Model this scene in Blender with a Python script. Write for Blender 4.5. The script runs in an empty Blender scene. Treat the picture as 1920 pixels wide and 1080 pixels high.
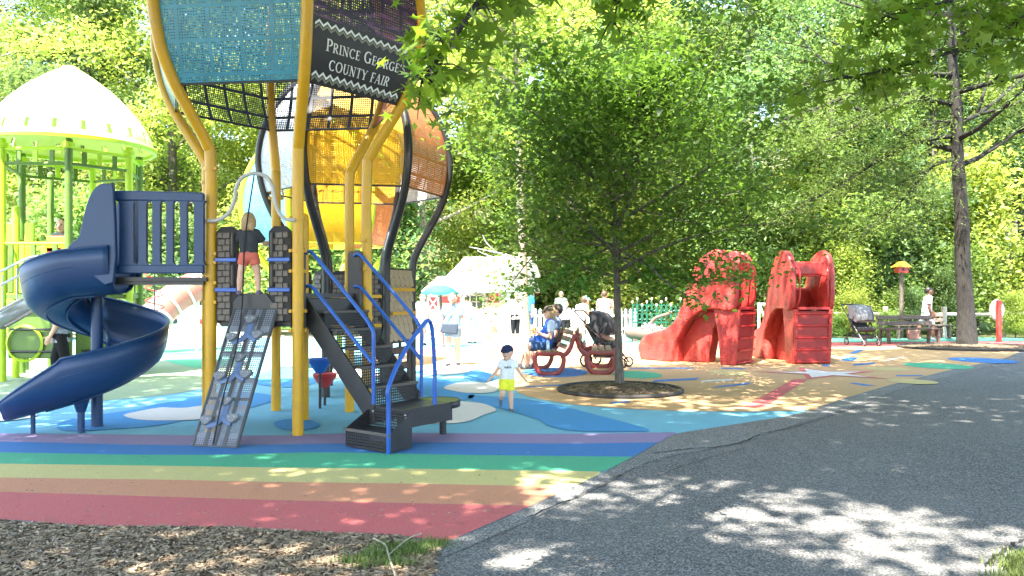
import bpy, bmesh, math, random
import numpy as np
from mathutils import Vector, Matrix
random.seed(7); rng = np.random.default_rng(7)
R = math.radians
sc = bpy.context.scene
COL = sc.collection
# ------------------------------------------------------------------ camera
CAMH, FPX = 1.6, 1500.0
cd = bpy.data.cameras.new('camera'); cam = bpy.data.objects.new('camera', cd); COL.objects.link(cam)
cd.sensor_width = 36; cd.lens = 36*FPX/1920; cd.shift_y = 10/1920; cd.clip_start = .05; cd.clip_end = 600
cam.location = (0, 0, CAMH); cam.rotation_euler = (R(90), 0, 0); sc.camera = cam
# ------------------------------------------------------------------ world, sun, exposure
SUN_EL, SUN_AZ = 61.0, 208.0        # azimuth clockwise from +Y: behind the camera, a little to the left
w = bpy.data.worlds.new('World'); sc.world = w; w.use_nodes = True
nt = w.node_tree; bg = nt.nodes['Background']; sky = nt.nodes.new('ShaderNodeTexSky')
sky.sky_type = 'NISHITA'; sky.sun_disc = False; sky.sun_elevation = R(SUN_EL); sky.sun_rotation = R(SUN_AZ)
sky.air_density = 1.0; sky.dust_density = 1.6; sky.ozone_density = 1.0
nt.links.new(sky.outputs[0], bg.inputs[0]); bg.inputs[1].default_value = .15
sd = bpy.data.lights.new('sun', 'SUN'); sun = bpy.data.objects.new('sun', sd); COL.objects.link(sun)
sd.energy = 4.5; sd.angle = R(.53); sd.color = (1, .95, .86)
SUNV = Vector((math.sin(R(SUN_AZ))*math.cos(R(SUN_EL)), math.cos(R(SUN_AZ))*math.cos(R(SUN_EL)), math.sin(R(SUN_EL))))
sun.rotation_euler = SUNV.to_track_quat('Z', 'Y').to_euler(); sun.location = (0, 0, 40)
vs = sc.view_settings; vs.view_transform = 'Standard'; vs.look = 'None'; vs.gamma = 1; vs.use_curve_mapping = False
vs.exposure = 2.98
sc.render.engine = 'CYCLES'
sc.cycles.max_bounces = 8; sc.cycles.transparent_max_bounces = 24; sc.cycles.sample_clamp_indirect = 6

# ------------------------------------------------------------------ helpers
def W(px, py, Y): return Vector(((px-960)/FPX*Y, Y, CAMH-(py-550)/FPX*Y))
def G(px, py, z=0.0):
    Y = (CAMH-z)*FPX/(py-550); return Vector(((px-960)/FPX*Y, Y, z))
def cat(pts, n=8, closed=False):
    P = [Vector(p) for p in pts]; out = []; N = len(P)
    for i in range(N if closed else N-1):
        if closed: a, b, c, d = P[(i-1) % N], P[i], P[(i+1) % N], P[(i+2) % N]
        else: a, b, c, d = P[max(i-1, 0)], P[i], P[i+1], P[min(i+2, N-1)]
        for k in range(n):
            t = k/n
            out.append(.5*((2*b)+(c-a)*t+(2*a-5*b+4*c-d)*t*t+(3*b-a-3*c+d)*t**3))
    if not closed: out.append(P[-1].copy())
    return out
PINV = {}
def put(o, parent=None):
    COL.objects.link(o)
    if parent is not None:
        o.parent = parent
        if parent.name in PINV: o.matrix_parent_inverse = PINV[parent.name]
    return o
def tag(o, label, cat_, group=None):
    o['label'] = label; o['category'] = cat_
    if group: o['group'] = group
    return o
def thing(name, label, cat_, loc=(0, 0, 0), group=None, rz=0, local=False):
    o = bpy.data.objects.new(name, None); COL.objects.link(o); o.location = loc; o.rotation_euler = (0, 0, rz)
    o.empty_display_size = .1
    if not local: PINV[o.name] = Matrix.Translation(-Vector(loc))
    return tag(o, label, cat_, group)
class MB:
    def __init__(s): s.v = []; s.f = []; s.uv = []
    def add(s, vs_, fs):
        o = len(s.v); s.v += [tuple(v) for v in vs_]; s.f += [tuple(i+o for i in f) for f in fs]; return s
    def box(s, c, d, rot=None):
        c = Vector(c); x, y, z = d[0]/2, d[1]/2, d[2]/2
        V = [Vector((a*x, b*y, e*z)) for e in (-1, 1) for b in (-1, 1) for a in (-1, 1)]
        if rot is not None: V = [rot @ v for v in V]
        return s.add([v+c for v in V], [(0, 2, 3, 1), (4, 5, 7, 6), (0, 1, 5, 4), (2, 6, 7, 3), (0, 4, 6, 2), (1, 3, 7, 5)])
    def tube(s, pts, r, n=10, closed=False, flat=None):
        P = [Vector(p) for p in pts]; N = len(P); rr = list(r) if isinstance(r, (list, tuple)) else [r]*N
        if len(rr) != N: rr = [float(x) for x in np.interp(np.linspace(0, 1, N), np.linspace(0, 1, len(rr)), rr)]
        T = []
        for i in range(N):
            a = P[i-1] if (i > 0 or closed) else P[i]; b = P[(i+1) % N] if (i < N-1 or closed) else P[i]
            t = (b-a); T.append(t.normalized() if t.length > 1e-9 else Vector((0, 0, 1)))
        u = T[0].orthogonal().normalized(); vs_ = []; fs = []
        if flat is not None:
            u = Vector(flat[0]); u = (u-T[0]*u.dot(T[0])).normalized()
        for i in range(N):
            u = (u-T[i]*u.dot(T[i])).normalized(); v = T[i].cross(u)
            k = 1 if flat is None else flat[1]
            for j in range(n):
                a = 2*math.pi*j/n; vs_.append(P[i]+(u*math.cos(a)*k+v*math.sin(a))*rr[i])
        for i in range(N if closed else N-1):
            for j in range(n):
                a = i*n+j; b = i*n+(j+1) % n; c = ((i+1) % N)*n
                fs.append((a, b, c+(j+1) % n, c+j))
        if not closed: fs += [tuple(range(n-1, -1, -1)), tuple((N-1)*n+j for j in range(n))]
        return s.add(vs_, fs)
    def lathe(s, prof, n=24, c=(0, 0, 0), a0=0, a1=2*math.pi, close_ends=True):
        c = Vector(c); full = abs(a1-a0-2*math.pi) < 1e-6; m = n if full else n+1; vs_ = []; fs = []; K = len(prof)
        for j in range(m):
            a = a0+(a1-a0)*j/n
            for r, z in prof: vs_.append(c+Vector((r*math.cos(a), r*math.sin(a), z)))
        for j in range(n):
            q = (j+1) % m
            for i in range(K-1): fs.append((j*K+i, q*K+i, q*K+i+1, j*K+i+1))
        return s.add(vs_, fs)
    def sphere(s, c, r, n=14, m=9, rot=None):
        c = Vector(c); r = (r, r, r) if isinstance(r, (int, float)) else r; vs_ = []; fs = []
        for i in range(m+1):
            t = math.pi*i/m
            for j in range(n):
                a = 2*math.pi*j/n; v = Vector((r[0]*math.sin(t)*math.cos(a), r[1]*math.sin(t)*math.sin(a), r[2]*math.cos(t)))
                vs_.append(c+(rot @ v if rot is not None else v))
        for i in range(m):
            for j in range(n): fs.append((i*n+j, (i+1)*n+j, (i+1)*n+(j+1) % n, i*n+(j+1) % n))
        return s.add(vs_, fs)
    def cap(s, a, b, ra, rb, n=12, round_=True):
        a, b = Vector(a), Vector(b); d = (b-a); L = d.length; t = d.normalized() if L > 1e-6 else Vector((0, 0, 1))
        pts = []; rr = []
        if round_:
            for k in range(4): q = math.pi/2*k/4; pts.append(a-t*ra*math.cos(q)); rr.append(max(ra*math.sin(q), 1e-4))
        pts += [a, b]; rr += [ra, rb]
        if round_:
            for k in range(1, 5): q = math.pi/2*k/4; pts.append(b+t*rb*math.sin(q)); rr.append(max(rb*math.cos(q), 1e-4))
        return s.tube(pts, rr, n)
    def prism(s, poly, fr, h0, h1):
        N = len(poly)
        V = [fr(p[0], p[1], h0) for p in poly]+[fr(p[0], p[1], h1) for p in poly]
        return s.add(V, [tuple(range(N-1, -1, -1)), tuple(range(N, 2*N))]+[(i, (i+1) % N, N+(i+1) % N, N+i) for i in range(N)])
    def mesh(s, name):
        m = bpy.data.meshes.new(name); m.from_pydata(s.v, [], s.f)
        if s.uv:
            l = m.uv_layers.new(name='UVMap')
            for lp in m.loops: l.data[lp.index].uv = s.uv[lp.vertex_index]
        return m
    def obj(s, name, mat, parent=None, smooth=True, ang=40, bev=0, fix=True, solid=0):
        m = s.mesh(name)
        if fix and not s.uv:
            bm = bmesh.new(); bm.from_mesh(m); bmesh.ops.recalc_face_normals(bm, faces=bm.faces); bm.to_mesh(m); bm.free()
        o = bpy.data.objects.new(name, m); m.materials.append(mat)
        if smooth: m.shade_smooth(); m.set_sharp_from_angle(angle=R(ang))
        if solid:
            md = o.modifiers.new('s', 'SOLIDIFY'); md.thickness = solid; md.offset = 0
        if bev:
            md = o.modifiers.new('b', 'BEVEL'); md.width = bev; md.segments = 2; md.limit_method = 'ANGLE'; md.angle_limit = R(40)
        return put(o, parent)
def mobj(name, mesh, parent=None, loc=None, rot=None, scale=None):
    o = bpy.data.objects.new(name, mesh)
    if loc is not None: o.location = loc
    if rot is not None: o.rotation_euler = rot
    if scale is not None: o.scale = scale if not isinstance(scale, (int, float)) else (scale,)*3
    return put(o, parent)
def copy_tree(o, parent=None):
    c = o.copy(); COL.objects.link(c); c.parent = parent
    for ch in o.children: copy_tree(ch, c)
    return c
def fuse(mb, voxel, it=4, decim=None):
    """one continuous skin from overlapping volumes"""
    m = mb.mesh('tmp'); o = bpy.data.objects.new('tmp', m); COL.objects.link(o)
    md = o.modifiers.new('r', 'REMESH'); md.mode = 'VOXEL'; md.voxel_size = voxel; md.use_smooth_shade = True
    if it: s_ = o.modifiers.new('s', 'SMOOTH'); s_.iterations = it; s_.factor = .5
    if decim: d_ = o.modifiers.new('d', 'DECIMATE'); d_.ratio = decim
    dg = bpy.context.evaluated_depsgraph_get(); e = o.evaluated_get(dg)
    me = bpy.data.meshes.new_from_object(e); bpy.data.objects.remove(o); bpy.data.meshes.remove(m)
    me.shade_smooth(); return me
def fobj(name, mb, mat, parent, voxel, it=4, decim=None):
    me = fuse(mb, voxel, it, decim); me.name = name; me.materials.clear(); me.materials.append(mat)
    return mobj(name, me, parent)

# ------------------------------------------------------------------ materials
MATS = {}
def N(nt, t, **kw):
    n = nt.nodes.new(t)
    for k, v in kw.items(): setattr(n, k, v)
    return n
def mth(nt, op, a, b=None, c=None):
    n = nt.nodes.new('ShaderNodeMath'); n.operation = op
    for i, x in enumerate((a, b, c)):
        if x is None: continue
        if isinstance(x, (int, float)): n.inputs[i].default_value = x
        else: nt.links.new(x, n.inputs[i])
    return n.outputs[0]
def newmat(name):
    m = bpy.data.materials.new(name); m.use_nodes = True; return m, m.node_tree, m.node_tree.nodes['Principled BSDF']
def ramp(nt, fac, stops):
    n = nt.nodes.new('ShaderNodeValToRGB'); e = n.color_ramp.elements
    while len(e) < len(stops): e.new(.5)
    for i, (p, c) in enumerate(stops): e[i].position = p; e[i].color = (*c, 1) if len(c) == 3 else c
    nt.links.new(fac, n.inputs[0]); return n.outputs[0]
def mixc(nt, fac, a, b, mode='MIX'):
    n = nt.nodes.new('ShaderNodeMix'); n.data_type = 'RGBA'; n.blend_type = mode
    for i, x in ((0, fac), (6, a), (7, b)):
        if isinstance(x, (int, float)): n.inputs[i].default_value = x
        elif isinstance(x, tuple): n.inputs[i].default_value = (*x, 1) if len(x) == 3 else x
        else: nt.links.new(x, n.inputs[i])
    return n.outputs[2]
def noise(nt, vec, scale, detail=3, rough=.5):
    n = nt.nodes.new('ShaderNodeTexNoise'); n.inputs['Scale'].default_value = scale; n.inputs['Detail'].default_value = detail
    n.inputs['Roughness'].default_value = rough
    if vec is not None: nt.links.new(vec, n.inputs['Vector'])
    return n.outputs['Fac']
def gpos(nt): return N(nt, 'ShaderNodeNewGeometry').outputs['Position']
def ocoord(nt): return N(nt, 'ShaderNodeTexCoord').outputs['Object']
def bump(nt, b, h, strength=.3, dist=.01):
    n = nt.nodes.new('ShaderNodeBump'); n.inputs['Strength'].default_value = strength; n.inputs['Distance'].default_value = dist
    nt.links.new(h, n.inputs['Height']); nt.links.new(n.outputs[0], b.inputs['Normal'])
def plain(name, col, rough=.5, metal=0, var=.18, vs_=6.0, bmp=0, bs=120, spec=.5, grime=.0):
    """painted / moulded surface with tone variation, faint wear and optional grain"""
    if name in MATS: return MATS[name]
    m, nt, b = newmat(name); p = ocoord(nt)
    f = noise(nt, p, vs_, 5, .6)
    c = ramp(nt, f, [(.25, tuple(x*(1-var) for x in col)), (.75, tuple(min(1, x*(1+var)) for x in col))])
    if grime:
        g = ramp(nt, noise(nt, p, 2.3, 6, .7), [(.5, (0, 0, 0)), (.72, (1, 1, 1))])
        c = mixc(nt, mth(nt, 'MULTIPLY', g, grime), c, (.16, .13, .1))
    nt.links.new(c, b.inputs['Base Color']); b.inputs['Metallic'].default_value = metal
    r_ = mth(nt, 'MULTIPLY_ADD', f, .25, rough-.12); nt.links.new(r_, b.inputs['Roughness'])
    b.inputs['Specular IOR Level'].default_value = spec
    if bmp: bump(nt, b, noise(nt, p, bs, 3), bmp, .004)
    MATS[name] = m; return m
def rubber(name, col):
    if name in MATS: return MATS[name]
    m, nt, b = newmat(name); p = gpos(nt)
    sp = noise(nt, p, 170, 2, .7); big = noise(nt, p, .8, 5, .65); mid = noise(nt, p, 7, 4, .6)
    dk = tuple(x*.62 for x in col); lt = tuple(min(1, x*1.25+.02) for x in col)
    c = ramp(nt, sp, [(.3, dk), (.5, col), (.72, lt)])
    c = mixc(nt, mth(nt, 'MULTIPLY', ramp(nt, big, [(.35, (0,)*3), (.75, (1,)*3)]), .25), c, tuple(x*.72+.05 for x in col))
    c = mixc(nt, mth(nt, 'MULTIPLY', ramp(nt, mid, [(.5, (0,)*3), (.78, (1,)*3)]), .38), c, tuple(x*.6+.07 for x in col))
    nt.links.new(c, b.inputs['Base Color']); b.inputs['Roughness'].default_value = .85; b.inputs['Specular IOR Level'].default_value = .25
    bump(nt, b, sp, .45, .006); MATS[name] = m; return m
def perforated(name, col, pitch=.03, hole=.0066, band=.3, bw=.045, col2=None, streak=False, rough=.4):
    """thin sheet punched with round holes (UV in metres), plain strips between fields of holes"""
    m, nt, b = newmat(name); uv = N(nt, 'ShaderNodeUVMap').outputs[0]
    def vmod(v, s):
        n = nt.nodes.new('ShaderNodeVectorMath'); n.operation = 'MODULO'; nt.links.new(v, n.inputs[0]); n.inputs[1].default_value = (s, s, 1); return n.outputs[0]
    d = nt.nodes.new('ShaderNodeVectorMath'); d.operation = 'DISTANCE'; nt.links.new(vmod(uv, pitch), d.inputs[0]); d.inputs[1].default_value = (pitch/2, pitch/2, 0)
    h = mth(nt, 'LESS_THAN', d.outputs['Value'], hole)
    s = N(nt, 'ShaderNodeSeparateXYZ'); nt.links.new(vmod(uv, band), s.inputs[0])
    k = mth(nt, 'GREATER_THAN', mth(nt, 'MINIMUM', s.outputs[0], s.outputs[1]), bw)
    h = mth(nt, 'MULTIPLY', h, k)
    f = noise(nt, uv, 3, 5, .6); c = ramp(nt, f, [(.3, tuple(x*.8 for x in col)), (.7, tuple(min(1, x*1.15) for x in (col2 or col)))])
    if streak:
        mp = N(nt, 'ShaderNodeMapping'); mp.inputs['Scale'].default_value = (1.5, 9, 1); mp.inputs['Rotation'].default_value = (0, 0, .5)
        nt.links.new(uv, mp.inputs[0]); st = ramp(nt, noise(nt, mp.outputs[0], 2.0, 6, .7), [(.52, (0,)*3), (.7, (1,)*3)])
        c = mixc(nt, mth(nt, 'MULTIPLY', st, .75), c, (.42, .12, .36))
    nt.links.new(c, b.inputs['Base Color']); b.inputs['Roughness'].default_value = rough
    tl = N(nt, 'ShaderNodeBsdfTranslucent'); nt.links.new(c, tl.inputs[0]); mx = N(nt, 'ShaderNodeMixShader'); mx.inputs[0].default_value = .22
    nt.links.new(b.outputs[0], mx.inputs[1]); nt.links.new(tl.outputs[0], mx.inputs[2])
    tr = N(nt, 'ShaderNodeBsdfTransparent'); m2 = N(nt, 'ShaderNodeMixShader'); nt.links.new(h, m2.inputs[0])
    nt.links.new(mx.outputs[0], m2.inputs[1]); nt.links.new(tr.outputs[0], m2.inputs[2])
    nt.links.new(m2.outputs[0], nt.nodes['Material Output'].inputs[0]); MATS[name] = m; return m
def leafmat(name, c0, c1, trans=.45, gloss=.35):
    m, nt, b = newmat(name); g = N(nt, 'ShaderNodeNewGeometry')
    oi = N(nt, 'ShaderNodeObjectInfo')
    c = ramp(nt, g.outputs['Random Per Island'], [(0, c0), (1, c1)])
    hs = N(nt, 'ShaderNodeHueSaturation'); nt.links.new(c, hs.inputs['Color'])
    nt.links.new(mth(nt, 'MULTIPLY_ADD', oi.outputs['Random'], .05, .475), hs.inputs['Hue'])
    nt.links.new(mth(nt, 'MULTIPLY_ADD', oi.outputs['Random'], .5, .75), hs.inputs['Value']); c = hs.outputs[0]
    nt.links.new(c, b.inputs['Base Color']); b.inputs['Roughness'].default_value = .5; b.inputs['Specular IOR Level'].default_value = gloss
    tl = N(nt, 'ShaderNodeBsdfTranslucent'); nt.links.new(mixc(nt, .5, c, (c1[0]*1.5, c1[1]*1.5, c1[2]*.6)), tl.inputs[0])
    mx = N(nt, 'ShaderNodeMixShader'); mx.inputs[0].default_value = trans
    nt.links.new(b.outputs[0], mx.inputs[1]); nt.links.new(tl.outputs[0], mx.inputs[2])
    nt.links.new(mx.outputs[0], nt.nodes['Material Output'].inputs[0]); return m
def barkmat(name, c0, c1):
    m, nt, b = newmat(name); p = ocoord(nt)
    mp = N(nt, 'ShaderNodeMapping'); mp.inputs['Scale'].default_value = (1, 1, .22); nt.links.new(p, mp.inputs[0])
    f = noise(nt, mp.outputs[0], 28, 5, .65); nt.links.new(ramp(nt, f, [(.35, c0), (.68, c1)]), b.inputs['Base Color'])
    b.inputs['Roughness'].default_value = .9; bump(nt, b, f, .8, .03); return m
def asphaltmat(name, k=1.0):
    m, nt, b = newmat(name); p = gpos(nt)
    v = N(nt, 'ShaderNodeTexVoronoi'); v.inputs['Scale'].default_value = 95; nt.links.new(p, v.inputs['Vector'])
    big = noise(nt, p, .5, 6, .65); mid = noise(nt, p, 5, 5, .6)
    c = ramp(nt, v.outputs['Color'], [(.15, (.034*k, .033*k, .033*k)), (.55, (.094*k, .092*k, .088*k)), (.92, (.215*k, .205*k, .19*k))])
    c = mixc(nt, ramp(nt, big, [(.4, (0,)*3), (.7, (.35,)*3)]), c, (.15*k, .142*k, .13*k))
    c = mixc(nt, ramp(nt, mid, [(.55, (0,)*3), (.85, (.4,)*3)]), c, (.05*k, .052*k, .055*k))
    nt.links.new(c, b.inputs['Base Color']); b.inputs['Roughness'].default_value = .9; b.inputs['Specular IOR Level'].default_value = .3
    bump(nt, b, v.outputs['Distance'], .7, .008); return m
def groundmat(name, stops, s1=3, s2=40, rough=.95, bmp=.6):
    m, nt, b = newmat(name); p = gpos(nt)
    f = mth(nt, 'ADD', mth(nt, 'MULTIPLY', noise(nt, p, s1, 6, .65), .5), mth(nt, 'MULTIPLY', noise(nt, p, s2, 4, .7), .5))
    nt.links.new(ramp(nt, f, stops), b.inputs['Base Color']); b.inputs['Roughness'].default_value = rough; b.inputs['Specular IOR Level'].default_value = .2
    bump(nt, b, f, bmp, .03); return m
def wood(name, c0, c1, axis=(1, 1, .08)):
    if name in MATS: return MATS[name]
    m, nt, b = newmat(name); p = ocoord(nt); mp = N(nt, 'ShaderNodeMapping'); mp.inputs['Scale'].default_value = axis; nt.links.new(p, mp.inputs[0])
    f = noise(nt, mp.outputs[0], 26, 5, .6); nt.links.new(ramp(nt, f, [(.3, c0), (.7, c1)]), b.inputs['Base Color'])
    b.inputs['Roughness'].default_value = .75; bump(nt, b, f, .35, .006); MATS[name] = m; return m

YEL = plain('yellow_paint', (.58, .31, .006), .38, 0, .1, 3, .05, 60, grime=.25)
BLK = plain('black_steel', (.018, .018, .02), .4, 0, .3, 8, grime=.1)
BLUEP = plain('navy_plastic', (.005, .035, .11), .42, 0, .34, 75, .25, 260)
BLUER = plain('blue_rail_paint', (.012, .085, .36), .32, 0, .12, 5)
GREYT = plain('grey_tube', (.42, .4, .37), .4, 0, .1, 8)
BRICK = plain('brick_plastic', (.135, .11, .09), .7, 0, .35, 14, .3, 180)
BRKBG = plain('brick_backing', (.03, .027, .026), .8, 0, .2, 8)
DKPAN = plain('dark_brown_panel', (.085, .07, .06), .6, 0, .2, 6, .2, 120)
LIME = plain('lime_paint', (.42, .6, .022), .4, 0, .1, 4, grime=.1)
LIMED = plain('green_paint', (.085, .16, .018), .45, 0, .15, 4, grime=.15)
DOME = plain('pale_lime_fibreglass', (.78, .85, .3), .4, 0, .06, 3)
STEEL = plain('galvanised_steel', (.5, .5, .5), .35, .8, .15, 20)
WHITE = plain('white_paint', (.78, .77, .74), .6, 0, .06, 3, grime=.06)
REDP = plain('red_paint', (.4, .024, .022), .35, 0, .15, 5, grime=.12)
REDF = None
TANW = wood('tan_shingle', (.3, .22, .14), (.48, .37, .25), (1, 1, 3))
SLAT = wood('bench_slat', (.13, .085, .045), (.28, .2, .12), (1, .08, 1))
OLDW = wood('weathered_wood', (.06, .045, .035), (.16, .12, .09), (.1, 1, 1))
FENCEW = wood('pale_fence_wood', (.26, .23, .18), (.42, .38, .31), (.1, 1, 1))
GREENI = plain('green_iron', (.005, .1, .06), .45, 0, .15, 6)
TEAL = plain('teal_fabric', (.02, .28, .3), .8, 0, .15, 5)
SKIN = plain('skin', (.62, .37, .26), .5, 0, .08, 12, spec=.35)
SKIND = plain('dark_skin', (.16, .08, .05), .5, 0, .08, 12, spec=.35)
def shoe_red():
    m, nt, b = newmat('red_fibreglass'); p = ocoord(nt)
    v = N(nt, 'ShaderNodeTexVoronoi'); v.inputs['Scale'].default_value = 16; nt.links.new(p, v.inputs['Vector'])
    f = noise(nt, p, 2.2, 6, .7)
    c = ramp(nt, f, [(.3, (.3, .022, .019)), (.55, (.43, .04, .032)), (.8, (.5, .12, .09))])
    nt.links.new(c, b.inputs['Base Color']); b.inputs['Roughness'].default_value = .42
    z = N(nt, 'ShaderNodeSeparateXYZ'); nt.links.new(p, z.inputs[0])
    bump(nt, b, mth(nt, 'ADD', v.outputs['Distance'], noise(nt, p, 40, 3)), .28, .022); return m
REDF = shoe_red()
# ------------------------------------------------------------------ the setting: ground
def sheet(name, pts, z, mat, parent=None):
    m = bpy.data.meshes.new(name); m.from_pydata([(p[0], p[1], z) for p in pts], [], [tuple(range(len(pts)))])
    bm = bmesh.new(); bm.from_mesh(m); bmesh.ops.triangulate(bm, faces=bm.faces)
    for f in bm.faces:
        if f.normal.z < 0: f.normal_flip()
    bm.to_mesh(m); bm.free(); m.materials.append(mat)
    o = bpy.data.objects.new(name, m); put(o, parent)
    if parent is None: o['kind'] = 'structure'
    return o
GP = lambda L: [G(*p) for p in L]
C_LB = rubber('rubber_light_blue', (.16, .4, .5)); C_DB = rubber('rubber_mid_blue', (.05, .25, .5)); C_WH = rubber('rubber_white', (.62, .58, .52))
C_TAN = rubber('rubber_tan', (.5, .31, .15)); C_RED = rubber('rubber_red', (.52, .12, .115)); C_OR = rubber('rubber_orange', (.55, .24, .13))
C_YE = rubber('rubber_yellow', (.55, .46, .18)); C_GR = rubber('rubber_green', (.07, .36, .2)); C_BL = rubber('rubber_blue', (.045, .17, .41))
C_PU = rubber('rubber_purple', (.26, .2, .34)); C_OL = rubber('rubber_sage', (.24, .32, .2)); C_TG = rubber('rubber_teal_green', (.07, .26, .18))
C_PY = rubber('rubber_pale_yellow', (.5, .4, .17))
soil = groundmat('forest_floor', [(.3, (.03, .028, .014)), (.5, (.07, .075, .03)), (.7, (.1, .11, .045))], 1.2, 14)
grassm = groundmat('lawn', [(.3, (.06, .1, .02)), (.7, (.14, .2, .05))], 1.5, 30)
sheet('ground', [(-160, -60), (160, -60), (160, 200), (-160, 200)], -.035, soil)
hm = MB(); hn = 40
for k in range(hn+1):
    a = -120+240*k/hn; hm.v += [(a, 68, -.3), (a, 74, 7+1.5*math.sin(k*.9)), (a, 86, 15+2*math.sin(k*.53+1)), (a, 110, 19+2*math.sin(k*.4))]
for k in range(hn):
    for j in range(3): hm.f.append((k*4+j, k*4+4+j, k*4+5+j, k*4+1+j))
hm.obj('hill', soil, None, ang=80)['kind'] = 'structure'
sheet('lawn', [(8, 31), (60, 35.5), (60, 60), (14, 60)], -.02, grassm)
plaza_m = groundmat('pale_concrete', [(.3, (.44, .4, .34)), (.7, (.58, .54, .47))], 1, 25, .9, .15)
sheet('plaza', [(-30, 12), (4, 20), (9, 30), (2, 36), (-30, 36)], -.016, plaza_m)
EDGE = cat(GP([(835, 1018), (960, 964), (1100, 901), (1190, 855), (1262, 816), (1310, 806), (1400, 792), (1500, 774), (1600, 742), (1700, 714), (1800, 690), (1880, 673), (1920, 655)]), 6)
asph = sheet('asphalt_path', [(-2.5, -6), (-1.3, 2.5), G(740, 1080), G(790, 1045)]+EDGE+[(21, 27), (40, 34), (70, 34.5), (70, -6)], -.004, asphaltmat('asphalt', 1.4))
e2 = cat(GP([(790, 1062), (1000, 972), (1130, 905), (1230, 862), (1330, 842), (1400, 828), (1440, 812), (1560, 775), (1700, 726), (1850, 687)]), 6)
sheet('worn_edge', EDGE[:-6]+e2[::-1], .0005, asphaltmat('worn_asphalt', 1.75), asph)
crackm = plain('crack_tar', (.012, .012, .012), .95)
def crack(pts, w):
    P = cat(GP(pts), 7); mb = MB(); V = []
    for i, p in enumerate(P):
        q = (P[min(i+1, len(P)-1)]-P[max(i-1, 0)]).normalized(); n = Vector((-q.y, q.x, 0)); j = random.uniform(-.012, .012)
        ww = w*random.uniform(.4, 1.2)*(1 if 0 < i < len(P)-1 else .1); V += [p+n*(j+ww)+Vector((0, 0, .0045)), p+n*(j-ww)+Vector((0, 0, .0045))]
    mb.add(V, [(2*i, 2*i+2, 2*i+3, 2*i+1) for i in range(len(P)-1)]); mb.obj('crack', crackm, asph, smooth=False)
crack([(1222, 850), (1280, 843), (1345, 838), (1395, 828), (1425, 814)], .013)
crack([(1425, 814), (1500, 798), (1580, 772), (1640, 752)], .007)
crack([(985, 972), (1050, 945), (1110, 920), (1170, 890)], .008)
crack([(1845, 1062), (1868, 1042), (1890, 1030), (1905, 1018), (1925, 1012)], .012)
crack([(1240, 890), (1300, 868), (1400, 840)], .005)
# rubber play surface: base sheet, then the coloured fields as inlays
FAR = 29.0
play = sheet('play_surface', [G(x, 990) for x in (-900, -300)]+GP([(0, 976), (150, 986), (440, 989), (620, 1000), (740, 1004)])+EDGE+[(16, 25), (16, FAR), (-20, FAR), (-20, 7)], 0, C_LB)
def edge_at(py):
    best = min(EDGE, key=lambda p: abs(550+CAMH*FPX/p.y-py)); return best
BND = [[(-900, 992), (-300, 992), (0, 976), (150, 986), (440, 989), (620, 1000), (740, 1004), (833, 1018)],
       [(-900, 905), (-300, 915), (0, 923), (300, 932), (500, 938), (800, 945), (996, 949)],
       [(-900, 885), (-300, 890), (0, 896), (300, 900), (500, 904), (800, 908), (1070, 914)],
       [(-900, 864), (-300, 866), (0, 870), (300, 874), (500, 877), (800, 880), (1128, 885)],
       [(-900, 850), (-300, 849), (0, 849), (240, 853), (430, 853), (600, 849), (900, 854), (1186, 857)],
       [(-900, 832), (-300, 830), (0, 829), (300, 835), (500, 834), (800, 830), (1050, 832), (1235, 830)],
       [(-900, 812), (-300, 813), (0, 813), (300, 816), (500, 817), (700, 812), (870, 813), (1050, 814), (1266, 811)]]
BNDW = [cat(GP(b), 6) for b in BND]
for i, (m, nm) in enumerate(((C_RED, 'red'), (C_OR, 'orange'), (C_YE, 'yellow'), (C_GR, 'green'), (C_BL, 'blue'), (C_PU, 'purple'))):
    a, b = BNDW[i], BNDW[i+1]; lo, hi = a[-1].y, b[-1].y
    mid = [p for p in EDGE if lo+.02 < p.y < hi-.02]
    o = sheet('rainbow_band', a+mid+b[::-1], .004, m, play); o['label'] = nm+' band of the rainbow painted across the rubber ground'
def blob(name, pts, z, m): return sheet(name, cat(GP(pts), 6, True), z, m, play)
tan = sheet('tan_field', [p for p in EDGE if p.y > G(0, 769).y]+[(15.5, 24.5), (15.5, 26.2)]+GP([(1500, 652), (1200, 655), (1000, 656), (860, 658), (780, 664), (700, 672)])
            + cat(GP([(700, 684), (780, 688), (850, 684), (905, 692), (935, 707), (962, 728), (985, 742), (1050, 755), (1120, 763), (1250, 770), (1400, 772), (1530, 769)]), 5), .004, C_TAN, play)
sheet('red_stripe', cat(GP([(760, 657), (860, 652), (1000, 647), (1200, 645), (1500, 643), (1800, 641), (1960, 640)]), 4)+[p for p in cat(GP([(1960, 651), (1800, 649), (1500, 652), (1200, 655), (1000, 656), (860, 658), (760, 664)]), 4)], .008, C_RED, play)
sheet('green_stripe', GP([(1000, 646.5), (1200, 644.5), (1500, 642.5), (1800, 640.5), (1960, 639.5)])+[(18, 28.8), (1, 28.8)], .008, C_TG, play)
sheet('sage_field', cat(GP([(-500, 790), (-150, 775), (0, 768), (150, 755), (300, 742), (385, 728), (440, 715), (470, 690), (440, 668), (330, 655)]), 5)+[(-19.5, 24), (-19.5, 9.5)], .004, C_OL, play)
blob('green_shape', [(285, 660), (330, 645), (400, 643), (450, 652), (460, 672), (400, 690), (330, 683)], .008, C_GR)
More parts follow.
